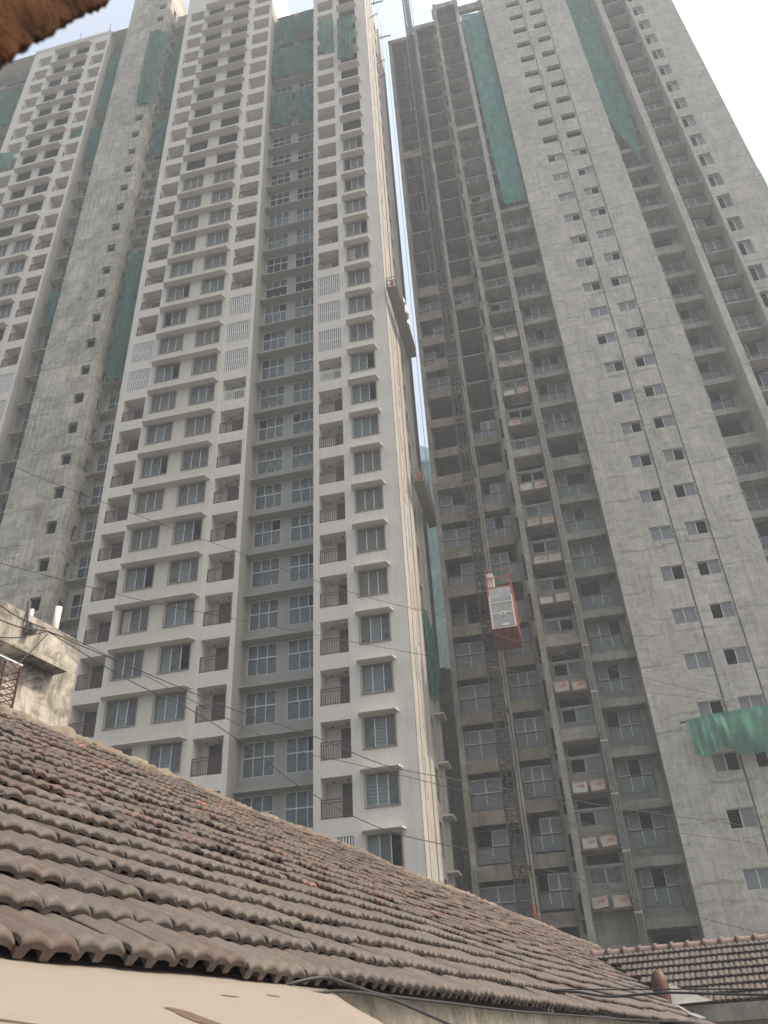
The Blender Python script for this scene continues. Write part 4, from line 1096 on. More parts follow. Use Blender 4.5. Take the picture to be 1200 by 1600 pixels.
# long teal nets of the concrete tower
mb = drape([(2.65, 49.3, 102.4), (5.15, 49.3, 102.0)], [(2.95, 49.3, 79), (5.2, 49.3, 79)], 16, 40, 0.07, 2, 16, 0.15)
m2 = drape([(2.95, 49.3, 79), (5.2, 49.3, 79)], [(3.1, 49.3, 66.2), (5.2, 49.3, 66.1)], 16, 26, 0.05, 2, 16, 0.1)
o_ = len(mb.v); mb.v += m2.v; mb.f += [tuple(i+o_ for i in f) for f in m2.f]; mb.m += m2.m; mb.sm += m2.sm
build(mb, 'shade_net', M['nett'], label='very long teal net hanging left of the blank wall of the concrete tower', cat='net', group='green nets hung on the towers')
mb = drape([(14.3, 50.3, 104), (17.1, 50.3, 103.0)], [(14.9, 50.3, 76), (17.0, 50.3, 76.5)], 16, 40, 0.10, 2, 17, 0.2)
m2 = drape([(14.9, 50.3, 76), (17.0, 50.3, 76.5)], [(16.15, 50.3, 69.3), (16.35, 50.3, 69.2)], 16, 16, 0.10, 2, 17, 0.1)
o_ = len(mb.v); mb.v += m2.v; mb.f += [tuple(i+o_ for i in f) for f in m2.f]; mb.m += m2.m; mb.sm += m2.sm
build(mb, 'shade_net', M['nett'], label='long teal net ending in a point, right of the blank concrete wall', cat='net', group='green nets hung on the towers')
mb = drape([(6.95, 47.9, 15.5), (9.2, 47.75, 15.65), (13.6, 47.6, 15.75)], [(7.0, 47.4, 13.7), (9.2, 47.3, 13.6), (13.6, 47.3, 13.5)], 70, 30, 0.17, 5, 18, 0.25, sag=0.5)
build(mb, 'catch_net', M['netb'], label='green catch net slung from a pole low on the shear wall of the concrete tower', cat='net')
mb = MB(); mb.tube([(6.65, 48.0, 15.38), (13.8, 47.75, 15.85)], 0.05, 6)
for x in (7.5, 10.0, 12.5): mb.bar((x, 47.98, 15.5), (x, YW+0.2, 15.5), 0.04)
build(mb, 'net_pole', M['mast'], label='thin steel pole carrying the green catch net on the shear wall', cat='pole')
mb = drape([(-7.2, 45.9, 24.2), (-7.15, 49.6, 24.6)], [(-7.2, 47.2, 18.9), (-7.1, 49.0, 18.9)], 18, 24, 0.10, 2, 19, 0.25, (1, 0, 0), 0.2)
build(mb, 'shade_net', M['net'], label='dark green net hanging on the sunlit side wall of the white tower', cat='net', group='green nets hung on the towers')
mb = drape([(24.5, 48.7, 65.0), (25.2, 52, 65)], [(24.6, 48.7, 58), (25.6, 52, 58)], 12, 16, 0.15, 2, 20, 0.3, (1, 0, 0))
build(mb, 'shade_net', M['nett'], label='teal net peeking out past the right edge of the concrete tower', cat='net', group='green nets hung on the towers')

# ================================================================== tiled roofs (axes: d along the ridge away from camera, o across, up the slope)
AZ = radians(11.6)
dv = Vector((sin(AZ), cos(AZ), 0)); ov = Vector((-cos(AZ), sin(AZ), 0))
def W(t, o, z): return dv*t + ov*o + Vector((0, 0, z))
TW, TE = 0.24, 0.32            # tile cover width, course exposure
def tile_profile(x):
    """height across one tile, x in 0..1: two broad rolls with a valley between, raised lap at one side"""
    u = (x*2) % 1.0
    r = 0.5-0.5*cos(2*pi*u)
    return 0.021*(r**0.5)
def tile_mesh(seed, tint, nx=14, hi=True):
    r = random.Random(seed); mb = MB(); mb.smooth = True
    L = TE*1.14; w = TW*0.985
    rows = [(L, 0.0, 1.0), (L*0.5, 0.004, 1.0), (0.085, 0.004, 1.0), (0.045, 0.010, 1.1), (0.016, 0.009, 1.05), (0.003, 0.0, 1.0), (0.0, -0.010, 0.85), (0.005, -0.022, 0.45)] if hi else [(L, 0.0, 1.0), (0.05, 0.010, 1.0), (0.0, 0.006, 1.0), (0.004, -0.016, 0.9)]
    j = [r.uniform(-0.0025, 0.0025) for _ in range(4)]
    i0 = 0
    for (y, lift, amp) in rows:
        for i in range(nx+1):
            x = i/nx; h = tile_profile(x)*amp + lift
            if i == 0: h += 0.004
            if i == nx: h -= 0.004
            mb.v.append((x*w, y, h + j[0]*x + j[1]*(y/L)))
    Wd = nx+1
    for a in range(len(rows)-1):
        for i in range(nx):
            k = a*Wd+i; mb.f.append((k, k+Wd, k+Wd+1, k+1)[::-1]); mb.m.append(0); mb.sm.append(a != len(rows)-2)
    # side cheek where the tile laps its neighbour
    for side in (0, nx):
        ks = [a*Wd+side for a in range(len(rows))]
        base = len(mb.v); mb.v += [(mb.v[k][0], mb.v[k][1], mb.v[k][2]-0.014) for k in ks[:-1]]
        for q in range(len(ks)-2):
            mb.f.append((ks[q], ks[q+1], base+q+1, base+q)); mb.m.append(0); mb.sm.append(False)
    # nib teeth under the front lip
    for cxx in (0.07, 0.5):
        x = cxx*w; i0 = len(mb.v)
        mb.v += [(x-0.027, 0.002, -0.010), (x+0.027, 0.002, -0.010), (x+0.017, 0.010, -0.043), (x-0.017, 0.010, -0.043), (x-0.027, 0.05, -0.010), (x+0.027, 0.05, -0.010)]
        for q in ((0,1,2,3), (1,5,2), (0,3,4), (3,2,5,4)): mb.f.append(tuple(i0+z for z in q)); mb.m.append(0); mb.sm.append(False)
    me = mb.mesh('tile', M['tile'])
    ca = me.color_attributes.new('tint', 'FLOAT_COLOR', 'POINT')
    for v in ca.data: v.color = (tint[0], tint[1], 0, 1)
    return me, mb
TINTS_G = [(0.10, 0.35), (0.0, 0.5), (0.15, 0.6), (0.05, 0.7), (0.2, 0.45)]
TINTS_R = [(0.55, 0.3), (0.8, 0.5), (0.45, 0.1), (1.0, 0.62), (0.7, 0.2), (0.9, 0.35), (0.35, 0.6), (0.6, 0.05)]
hiT = [tile_mesh(100+i, t) for i, t in enumerate(TINTS_G + TINTS_R + [(1.0, 1.0)])]
loT = [tile_mesh(200+i, t, 8, False) for i, t in enumerate(TINTS_G + TINTS_R + [(1.0, 0.95)])]
NG = len(TINTS_G); NR = len(TINTS_R)
def pick(course, r):
    if course < 6: return r.randrange(NG) if r.random() < (0.97-0.02*course) else NG+r.choice((0, 2, 6))
    q = r.random()
    if q < 0.30 - 0.01*course: return r.randrange(NG)
    if q > 0.975: return NG+NR
    return NG + r.randrange(NR)
PITCH = radians(30)
house = empty('tiled_house', W(10, 4, GZ), label='old low house with a long sagging clay tile roof filling the foreground', cat='house')
E_O, E_Z = 2.07, 0.335
NC = 20
rt = random.Random(42)
def surf(t, s):
    """point on roof 1 at distance t along, s up the slope"""
    sag = 0.035*sin(t*0.9+0.5)*min(1, s/3+0.2) - 0.04*math.exp(-((t-1.9)/1.2)**2)
    wav = 0.012*noise.noise(Vector((t*1.3, s*1.2, 3)))
    o = E_O + s*cos(PITCH); z = E_Z + s*sin(PITCH) + sag*0.6 + wav*2
    return o, z
tiles = []
for cidx in range(NC+1):
    s = cidx*TE
    i = 0; t = 0.75 + (0.5*TW if cidx % 2 else 0) + rt.uniform(0, 0.03)
    while t < 37.5:
        o, z = surf(t, s)
        valley = 20.0 + (o-2.07) + (0.0)
        if not (t > valley and o < 5.0):
            # skip what the frame never shows
            if t > 0.30*o*0.9:
                tiles.append((t, s, cidx))
        t += TW
def tile_matrix(t, s, r):
    o, z = surf(t, s); o2, z2 = surf(t, s+0.3)
    up = (W(t, o2, z2) - W(t, o, z)).normalized()
    x = dv.copy(); nrm = x.cross(up).normalized()
    if nrm.z < 0: nrm = -nrm
    # x to the right when looking up the slope: x cross y = z
    x = up.cross(nrm).normalized()
    k_ = 1.0 if s < 1.7 else 2.2
    base = W(t, o, z) + nrm*(0.045 + r.uniform(-0.003, 0.005)*k_) + up*r.gauss(0, 0.006*k_)
    m = Matrix((x, up, nrm)).transposed().to_4x4()
    m = Matrix.Translation(base) @ m @ Matrix.Rotation(r.gauss(0, 0.014)*k_, 4, 'Z') @ Matrix.Rotation(r.gauss(-0.125, 0.014*k_), 4, 'X') @ Matrix.Rotation(r.gauss(0, 0.012)*k_, 4, 'Y')
    return m
campos = Vector((0, 0, 0))
tiles.sort(key=lambda a: (W(a[0], *surf(a[0], a[1]))).length)
# the largest in view: skip the ones left of the frame when choosing
def in_view(t, s):
    o, z = surf(t, s); p = W(t, o, z); az = atan2(p.x, p.y)
    return az > radians(-40)
near, rest = [], []
for tl in tiles:
    (near if len(near) < 290 and in_view(tl[0], tl[1]) else rest).append(tl)
def house_child(name, me, parent, mw, **kw):
    o = D.objects.new(name, me); COL.objects.link(o); o.parent = parent
    o.matrix_local = Matrix.Translation(-WL[parent.name]) @ mw
    for k_, v_ in kw.items(): o[k_] = v_
    return o
rt2 = random.Random(77)
for (t, s, ci) in near:
    house_child('tile', hiT[pick(ci, rt2)][0], house, tile_matrix(t, s, rt2))
import numpy as np
def join_tiles(lst, protos, name, parent, r, picker, mfun):
    V = []; F = []; C = []; off = 0
    cache = {}
    for args in lst:
        pi_ = picker(args[2], r)
        if pi_ not in cache:
            mb = protos[pi_][1]; cache[pi_] = (np.array([list(v)+[1.0] for v in mb.v]), mb.f)
        vv, ff = cache[pi_]
        m = np.array(mfun(args[0], args[1], r))
        V.append((vv @ m.T)[:, :3])
        F += [tuple(i+off for i in f) for f in ff]; off += len(vv)
        tn = (TINTS_G+TINTS_R+[(1.0, 0.95)])[pi_]
        C.append(np.tile([tn[0], min(1, max(0, tn[1]+r.uniform(-.15, .15))), 0, 1], (len(vv), 1)))
    V = np.concatenate(V) - np.array(WL[parent.name]); C = np.concatenate(C)
    me = D.meshes.new(name); me.from_pydata(V.tolist(), [], F); me.materials.append(M['tile'])
    ca = me.color_attributes.new('tint', 'FLOAT_COLOR', 'POINT'); ca.data.foreach_set('color', C.astype(np.float32).ravel())
    me.polygons.foreach_set('use_smooth', [True]*len(me.polygons))
    o = D.objects.new(name, me); COL.objects.link(o); o.parent = parent; o['kind'] = 'stuff'
    return o
mid = [a for a in rest if a[0] < 9]; far = [a for a in rest if a[0] >= 9]
join_tiles(mid, hiT, 'roof_tiles', house, rt2, pick, tile_matrix)
join_tiles(far, loT, 'roof_tiles', house, rt2, pick, tile_matrix)
# deck under the tiles
mb = MB()
def WZ(t, s, dz=-0.03):
    o, z = surf(t, s); return tuple(W(t, o, z+dz))
tt = [0.5+0.8*i for i in range(48)]
for a_, b_ in zip(tt, tt[1:]):
    for s0, s1 in ((0.10, 1.2), (1.2, 3), (3, 5), (5, NC*TE+0.1)):
        om = surf(a_, s0)[0]
        if a_ > 19.5+(om-2.07) and om < 4.9: continue
        mb.quad(WZ(a_, s0), WZ(b_, s0), WZ(b_, s1), WZ(a_, s1))
build(mb, 'roof_deck', M['dframe'], house)
# ridge: lumpy mortar over half-round ridge tiles
def lump(path, rad, name, m, parent, seed, seg=14, flat=0.75):
    r = random.Random(seed); mb = MB(); mb.smooth = True; rings = []
    for k, (p, d) in enumerate(path):
        u = Vector((0,0,1)); sd = d.cross(u).normalized(); i = len(mb.v); rings.append(i)
        for j in range(seg+1):
            a = pi*1.15*j/seg - 0.075*pi
            q = rad*(1+0.30*noise.noise(Vector((k*0.35, j*0.7, seed)))+0.22*noise.noise(Vector((k*1.1, j*1.3, seed+5))))
            mb.v.append(tuple(p + sd*q*cos(a)*1.15 + u*(q*sin(a)*flat - 0.02)))
    for a, b_ in zip(rings, rings[1:]):
        for j in range(seg): mb.f.append((a+j, a+j+1, b_+j+1, b_+j)); mb.m.append(0); mb.sm.append(True)
    return build(mb, name, M[m], parent)
so_, sz_ = E_O + NC*TE*cos(PITCH), E_Z + NC*TE*sin(PITCH)
path = []
t = 4.0
while t < 37.6:
    o, z = surf(t, NC*TE)
    path.append((W(t, o+0.16, z+0.03+0.018*noise.noise(Vector((t*2.5, 1, 1)))), dv)); t += 0.09
lump(path, 0.19, 'ridge_mortar', 'mortar', house, 5)
rr_ = random.Random(8)
for k in range(60):
    t = 4.5+k*0.52; o, z = surf(t, NC*TE)
    if t > 37: break
    mb = MB(); mb.smooth = True
    mb.tube([tuple(W(t, o+0.16, z+0.02)), tuple(W(t+0.05, o+0.16, z+0.03))], [0.13, 0.145], 14); 
    mb.tube([tuple(W(t+0.05, o+0.16, z+0.03)), tuple(W(t+0.12, o+0.16, z+0.01))], [0.145, 0.12], 14)
    if rr_.random() < 0.8: build(mb, 'ridge_cap', M['mortar'], house, loc=W(t, o+0.16, z))
# back slope so that the roof is closed
mb = MB()
mb.quad(tuple(W(0.5, so_+0.15, sz_+0.05)), tuple(W(37.6, so_+0.15, sz_+0.05)), tuple(W(37.6, so_+3.6, sz_-2.0)), tuple(W(0.5, so_+3.6, sz_-2.0)))
build(mb, 'back_slope', M['tile'], house)
# front wall under the eave, eave board and rafters
mb = MB()
for t0, t1 in ((0.5, 6), (6, 12), (12, 21.5)):
    mb.quad(tuple(W(t0, 2.20, GZ)), tuple(W(t1, 2.20, GZ)), tuple(W(t1, 2.20, 0.33)), tuple(W(t0, 2.20, 0.33)))
build(mb, 'front_wall', M['loww'], house)
mb = MB(); mb.bar(W(0.6, 2.30, 0.30), W(21, 2.30, 0.30), 0.05, 0.07); build(mb, 'wall_plate', M['bark'], house)

# -- second roof, its ridge running across
h2 = empty('cross_house', W(23, 0, GZ), label='neighbouring low house on the right with a neat grey-brown tile roof and pink ridge tiles', cat='house')
R_T, R_Z = 23.0, 2.06
rt3 = random.Random(12)
def surf2(o, s): return R_T - 2.42*cos(PITCH)*0 - (2.55 - s)*cos(PITCH), R_Z - (2.55 - s)*sin(PITCH)
def tile_matrix2(o, s, r):
    t, z = surf2(o, s)
    up = (dv*cos(PITCH) + Vector((0,0,sin(PITCH)))).normalized()
    x = -ov.copy(); nrm = x.cross(up).normalized()
    base = W(t, o, z) + nrm*0.045
    m = Matrix((x, up, nrm)).transposed().to_4x4()
    return Matrix.Translation(base) @ m @ Matrix.Rotation(r.gauss(0, 0.008), 4, 'Z') @ Matrix.Rotation(r.gauss(-0.125, 0.01), 4, 'X')
cnt = 0
PICK2 = lambda ci, r: (r.randrange(NG) if r.random() < 0.9 else NG+r.choice((0, 2, 6)))
for ci in range(8):
    s = ci*TE
    for i in range(60):
        o = 5.2 - i*TW + (0.5*TW if ci % 2 else 0)
        t, z = surf2(o, s)
        # stop at the valley with roof 1 and a little past the frame
        if z < E_Z + (o-E_O)/cos(PITCH)*sin(PITCH) - 0.05: continue
        if o < -0.2: continue
        house_child('tile', loT[PICK2(ci, rt3)][0], h2, tile_matrix2(o, s, rt3)); cnt += 1
mb = MB()
def Q2(o, s, dz=-0.03):
    t, z = surf2(o, s); return tuple(W(t, o, z+dz))
mb.quad(Q2(2.4, 0.1), Q2(-3.5, 0.1), Q2(-3.5, 2.56), Q2(4.9, 2.56)); build(mb, 'roof_deck', M['mortar'], h2)
mb = MB(); mb.quad(tuple(W(R_T+.02, -3.5, R_Z)), tuple(W(R_T+.02, 5.0, R_Z)), tuple(W(R_T+2.5, 5.0, R_Z-1.4)), tuple(W(R_T+2.5, -3.5, R_Z-1.4))); build(mb, 'back_slope', M['tile'], h2)
pink = simple('pink_ridge_clay', (0.15, 0.105, 0.085), 0.85, 0, 0.25, 5); M['pink'] = pink
for k in range(22):
    o = 4.9 - k*0.38
    mb = MB(); mb.smooth = True
    mb.tube([tuple(W(R_T, o, R_Z+0.0)), tuple(W(R_T, o-0.06, R_Z+0.005)), tuple(W(R_T, o-0.07, R_Z-0.01)), tuple(W(R_T, o-0.38, R_Z-0.01))], [0.125, 0.13, 0.108, 0.10], 12)
    build(mb, 'ridge_tile', M['pink'], h2, loc=W(R_T, o, R_Z))
mb = MB(); mb.bar(W(R_T-0.13, 4.9, R_Z-0.09), W(R_T-0.13, -3.5, R_Z-0.09), 0.10, 0.05); build(mb, 'ridge_mortar', M['mortar'], h2)
# gutter slab, yellow board and shaded wall below its eave
tE, zE = surf2(0, 0)
mb = MB(); mb.mi = 0
p0, p1 = W(tE-0.35, 2.7, 0), W(tE-0.35, -3.5, 0)
def obox(t0, t1, o0, o1, z0, z1, mbx):
    P = [W(t0,o0,z0), W(t0,o1,z0), W(t1,o1,z0), W(t1,o0,z0), W(t0,o0,z1), W(t0,o1,z1), W(t1,o1,z1), W(t1,o0,z1)]
    i = len(mbx.v); mbx.v += [tuple(p) for p in P]
    for q in ((0,3,2,1),(4,5,6,7),(0,1,5,4),(1,2,6,5),(2,3,7,6),(3,0,4,7)): mbx.f.append(tuple(i+j for j in q)); mbx.m.append(mbx.mi); mbx.sm.append(False)
mb = MB(); obox(tE-0.30, tE+0.25, 2.95, -3.5, zE-0.33, zE-0.02, mb); build(mb, 'gutter_slab', M['concD'], h2)
mb = MB(); obox(tE-0.22, tE+0.2, 2.6, -3.5, zE-0.45, zE-0.332, mb); build(mb, 'fascia_board', M['beam'], h2)
mb = MB(); obox(tE-0.1, tE+0.0, 2.6, -3.5, GZ, zE-0.452, mb); build(mb, 'front_wall', M['grey'], h2)
# whitewashed gable patch beside the clay finial
mb = MB()
P = [W(20.3, 2.85, 0.80), W(20.3, 2.05, 0.82), W(20.35, 2.35, 0.95), W(20.4, 2.85, 1.18)]
Q = [p + dv*0.12 for p in P]
i = 0; mb.v = [tuple(p) for p in P+Q]
for q in ((0,1,2,3), (7,6,5,4), (0,4,5,1), (1,5,6,2), (2,6,7,3), (3,7,4,0)): mb.f.append(q); mb.m.append(0); mb.sm.append(False)
build(mb, 'whitewashed_gable', M['whitebox'], h2)
# rust-brown clay flue standing in the valley
fl = MB(); fl.smooth = True
fb = W(20.3, 3.02, 0.45)
fl.tube([tuple(fb), tuple(fb+Vector((0,0,0.55))), tuple(fb+Vector((0.0,0,0.78))), tuple(fb+Vector((0,0,0.93))), tuple(fb+Vector((0,0,1.0)))], [0.17, 0.165, 0.16, 0.12, 0.03], 14)
M['flue'] = simple('rust_brown_clay', (0.10, 0.036, 0.02), 0.6, 0, 0.4, 8)
build(fl, 'clay_flue', M['flue'], label='rounded rust-brown clay flue standing where the two tile roofs meet', cat='flue')
# bright tin flashing, lying on the edge of roof 1
mb = MB()
A_, B_, C_ = W(19.2, 2.62, 0.74), W(18.3, 2.28, 0.56), W(17.9, 2.05, 0.47)
for p, q, wd in ((A_, B_, 0.05), (B_, C_, 0.13)):
    mb.bar(p, q, wd, 0.02)
build(mb, 'tin_flashing', M['flash'], label='bright bent tin strip lying on the far end of the long tile roof', cat='flashing')
# white crumpled scrap and small chips on the roof
mb = MB(); t_, s_ = 2.75, 1.95
o, z = surf(2.95, 1.62); pc = W(2.95, o, z+0.07)
for k in range(5):
    a = pc+Vector((0.03*k-0.06, 0.02*sin(k*2), 0.012*cos(k*3))); mb.quad(tuple(a), tuple(a+Vector((0.04,0.0,0.015))), tuple(a+Vector((0.05,0.03,0.03))), tuple(a+Vector((0.0,0.035,0.012))))
build(mb, 'paper_scrap', M['cloth'], label='small crumpled white scrap lying on the tile roof at the left', cat='litter')

# ================================================================== cream awning sheet in the foreground
def SH(o): return 0.31 - (2.07-o)*0.27
outline = [(0.35, 2.19), (1.2, 2.19), (2.3, 2.19), (3.1, 2.19), (3.9, 2.19), (4.02, 2.17), (3.95, 2.11), (3.6, 1.86), (3.25, 1.61), (2.98, 1.39), (2.5, 1.05), (2.0, 0.75), (1.4, 0.6), (0.35, 0.55)]
def sheet_z(t, o): return SH(o) + 0.006*sin(t*2.3)+0.004*sin(o*6)
aw = empty('awning', W(2.0, 1.5, 0.15), label='smooth cream awning sheet with mud stains under the tile eave', cat='awning')
mb = MB(); mb.smooth = True
cx_ = (1.9, 1.6)
ringsN = 8
idx = []
for k in range(ringsN+1):
    f = k/ringsN; row = []
    for (t, o) in outline:
        T_, O_ = cx_[0]+(t-cx_[0])*f, cx_[1]+(o-cx_[1])*f
        row.append(len(mb.v)); mb.v.append(tuple(W(T_, O_, sheet_z(T_, O_))))
    idx.append(row)
nO = len(outline)
for k in range(ringsN):
    for j in range(nO):
        a, b_ = idx[k][j], idx[k][(j+1) % nO]; c_, d2 = idx[k+1][(j+1) % nO], idx[k+1][j]
        mb.f.append((a, b_, c_, d2) if k else (a, c_, d2)); mb.m.append(0); mb.sm.append(True)
low_ = len(mb.v)
for (t, o) in outline: mb.v.append(tuple(W(t, o, sheet_z(t, o)-0.012)))
for j in range(nO):
    a, b_ = idx[-1][j], idx[-1][(j+1) % nO]; mb.f.append((a, b_, low_+(j+1) % nO, low_+j)); mb.m.append(0); mb.sm.append(False)
mb.f.append(tuple(low_+j for j in range(nO))); mb.m.append(0); mb.sm.append(False)
build(mb, 'sheet', M['sheet'], aw)
mb = MB(); mb.bar(W(0.9, 1.42, sheet_z(0.9, 1.42)+0.002), W(1.75, 1.0, sheet_z(1.75, 1.0)+0.002), 0.004, 0.003); build(mb, 'seam', M['stain'], aw)
def blob(pts, name):
    mb = MB()
    for _ in range(3): pts = [q for i_ in range(len(pts)) for q in ((pts[i_][0]*.75+pts[(i_+1) % len(pts)][0]*.25, pts[i_][1]*.75+pts[(i_+1) % len(pts)][1]*.25), (pts[i_][0]*.25+pts[(i_+1) % len(pts)][0]*.75, pts[i_][1]*.25+pts[(i_+1) % len(pts)][1]*.75))]
    i = len(mb.v); mb.v = [tuple(W(t, o, sheet_z(t, o)+0.0015)) for t, o in pts]; mb.f = [tuple(range(len(pts)))]; mb.m = [0]; mb.sm = [False]
    build(mb, name, M['stain'], aw)
blob([(1.93, 1.50), (1.985, 1.51), (1.98, 1.44), (1.95, 1.38), (1.93, 1.30), (1.88, 1.27), (1.84, 1.31), (1.86, 1.37), (1.89, 1.42), (1.92, 1.45)], 'mud_stain')
blob([(2.55, 1.76), (2.60, 1.77), (2.66, 1.74), (2.60, 1.735)], 'mud_stain')
blob([(1.35, 1.62), (1.38, 1.64), (1.42, 1.61), (1.39, 1.595)], 'mud_stain')
blob([(2.9, 1.80), (2.95, 1.82), (3.0, 1.79), (2.95, 1.78)], 'mud_stain')
# ================================================================== old plastered house at the left
ph = empty('plaster_house', W(8, 14, GZ), label='old house with stained flaking plaster wall and bare parapet, left of the white tower', cat='house')
HO = 12.0; HT = 11.72
mb = MB()
# wall faces the camera side (towards -o); corner at t = HT
def hw_(t0, t1, z0, z1): mb.quad(tuple(W(t0, HO, z0)), tuple(W(t1, HO, z0)), tuple(W(t1, HO, z1)), tuple(W(t0, HO, z1)))
hw_(2, 9.9, GZ, 5.35); hw_(2, 9.9, 6.55, 7.66); hw_(9.9, HT, GZ, 7.66); hw_(2, 9.0, 5.35, 6.55)
mb.quad(tuple(W(9.0, HO, 5.35)), tuple(W(9.9, HO, 5.35)), tuple(W(9.9, HO+0.3, 5.35)), tuple(W(9.0, HO+0.3, 5.35)))
mb.quad(tuple(W(9.9, HO, 5.35)), tuple(W(9.9, HO, 6.55)), tuple(W(9.9, HO+0.3, 6.55)), tuple(W(9.9, HO+0.3, 5.35)))
mb.quad(tuple(W(9.0, HO+.3, 5.35)), tuple(W(9.9, HO+.3, 5.35)), tuple(W(9.9, HO+.3, 6.55)), tuple(W(9.0, HO+.3, 6.55)))
mb.quad(tuple(W(HT, HO, GZ)), tuple(W(HT, HO+5, GZ)), tuple(W(HT, HO+5, 7.66)), tuple(W(HT, HO, 7.66)))
mb.quad(tuple(W(2, HO, 7.66)), tuple(W(HT, HO, 7.66)), tuple(W(HT, HO+0.25, 7.66)), tuple(W(2, HO+0.25, 7.66)))
mb.quad(tuple(W(2, HO+0.25, 6.9)), tuple(W(HT, HO+0.25, 6.9)), tuple(W(HT, HO+0.25, 7.66)), tuple(W(2, HO+0.25, 7.66)))
build(mb, 'wall', M['oldp'], ph)
mb = MB(); obox(2, 11.15, HO-0.36, HO-0.002, 6.70, 6.80, mb); build(mb, 'ledge', M['oldp'], ph)
mb = MB(); obox(2, 9.95, HO-0.5, HO-0.003, 6.34, 6.36, mb); build(mb, 'window_hood', M['flash'], ph)
mb = MB()
for i in range(9): 
    z = 5.2+i*0.13; mb.bar(W(9.0, HO-0.45, z), W(9.95, HO-0.45, z), 0.015); mb.bar(W(9.95, HO-0.45, z), W(9.95, HO-0.01, z), 0.015)
    mb.bar(W(9.95, HO-0.45, z), W(9.6, HO-0.45, z+0.13), 0.012); mb.bar(W(9.6, HO-0.45, z), W(9.2, HO-0.45, z+0.13), 0.012)
for t in (9.1, 9.6, 9.95): mb.bar(W(t, HO-0.45, 5.15), W(t, HO-0.45, 6.32), 0.03)
build(mb, 'window_grille', M['rail'], ph)
mb = MB(); obox(9.0, 9.88, HO+0.2, HO+0.24, 5.4, 6.5, mb); build(mb, 'shutter', M['door'], ph)
mb = MB(); mb.tube([tuple(W(11.1, HO+0.15, 7.4)), tuple(W(11.1, HO+0.15, 8.22))], 0.07, 10); build(mb, 'vent_pipe', M['whitebox'], ph)
mb = MB(); mb.tube([tuple(W(10.45, HO+0.15, 7.4)), tuple(W(10.45, HO+0.15, 7.88))], 0.04, 10); build(mb, 'vent_pipe', M['whitebox'], ph)
mb = MB(); mb.smooth = True; mb.tube([tuple(W(10.2, HO-0.12, 7.32)), tuple(W(10.35, HO-0.12, 7.3))], 0.12, 10); mb.bar(W(10.2, HO-0.1, 7.3), W(10.2, HO, 7.9), 0.04)
build(mb, 'wire_clamp', M['dframe'], ph)

# ================================================================== wires and cables
def wire(pts, r, label, name='overhead_wire', cat='wire', group=None, sag=0.0, n=40, m='black'):
    P = [Vector(p) for p in pts]; out_ = []
    # Catmull-Rom through the points
    if len(P) == 2:
        for i in range(n+1):
            u = i/n; p = P[0].lerp(P[1], u); p.z -= sag*4*u*(1-u); out_.append(p)
    else:
        Q_ = [P[0]*2-P[1]] + P + [P[-1]*2-P[-2]]
        for i in range(1, len(Q_)-2):
            for k in range(8):
                u = k/8; a, b_, c_, d2 = Q_[i-1], Q_[i], Q_[i+1], Q_[i+2]
                out_.append(0.5*((2*b_)+(c_-a)*u+(2*a-5*b_+4*c_-d2)*u*u+(3*b_-a-3*c_+d2)*u**3))
        out_.append(P[-1])
    mb = MB(); mb.tube(out_, r, 6)
    return build(mb, name, M[m], label=label, cat=cat, group=group)
wire([(-20.498, 22.0, 21.257), (-19.48, 22.409, 20.649), (-15.975, 24.09, 19.196), (-12.905, 25.862, 18.128), (-11.286, 26.916, 17.649), (-8.94, 28.594, 16.937), (-6.418, 30.591, 16.531), (-4.001, 32.665, 16.373), (-1.066, 35.427, 15.911), (1.302, 37.789, 15.793), (4.355, 41.006, 15.724), (8.759, 45.888, 15.887), (10.426, 47.8, 15.994)], 0.011, 'uppermost thin wire crossing both towers, ending at the green catch net', 'overhead_wire', 'wire', 'thin wires crossing in front of the towers')
wire([(-19.206, 22.0, 16.034), (-17.374, 22.943, 15.576), (-16.066, 23.676, 15.279), (-14.263, 24.771, 14.914), (-12.864, 25.696, 14.761), (-11.343, 26.767, 14.62), (-8.939, 28.594, 14.479), (-6.522, 30.591, 14.401), (-2.696, 34.05, 14.443), (1.105, 37.789, 14.682), (4.189, 41.006, 14.965), (10.416, 47.8, 15.958)], 0.011, 'second highest thin wire crossing both towers', 'overhead_wire', 'wire', 'thin wires crossing in front of the towers')
wire([(-7.778, 10.5, 6.092), (-7.292, 10.853, 5.892), (-5.889, 12.041, 5.36), (-5.268, 12.652, 5.159), (-4.288, 13.719, 4.956), (-3.297, 14.923, 4.673), (-2.308, 16.216, 4.664), (-1.375, 17.506, 4.697), (0.076, 19.618, 4.813), (1.577, 21.916, 4.954), (6.567, 30.0, 5.721)], 0.008, 'upper thin wire running from the plaster house to the right edge', 'overhead_wire', 'wire', 'thin wires crossing in front of the towers')
wire([(-7.778, 10.5, 6.092), (-6.678, 11.313, 5.413), (-5.861, 12.041, 5.045), (-5.033, 12.869, 4.501), (-4.453, 13.521, 4.024), (-3.354, 14.923, 3.526), (-2.074, 16.724, 3.394), (-0.208, 19.618, 3.208), (1.146, 21.916, 2.975), (2.707, 24.661, 2.823), (5.626, 30.0, 2.654)], 0.008, 'lowest thin wire running from the plaster house to the right edge', 'overhead_wire', 'wire', 'thin wires crossing in front of the towers')
wire([(-7.778, 10.5, 6.092), (-7.133, 10.981, 5.867), (-5.628, 12.278, 5.098), (-4.628, 13.328, 4.67), (-3.671, 14.461, 4.584), (-2.324, 16.216, 4.492), (-0.006, 19.618, 4.347), (2.353, 23.28, 4.681), (6.41, 30.0, 5.208)], 0.006, 'faint wire between the two longer wires leaving the plaster house', 'overhead_wire', 'wire', 'thin wires crossing in front of the towers')
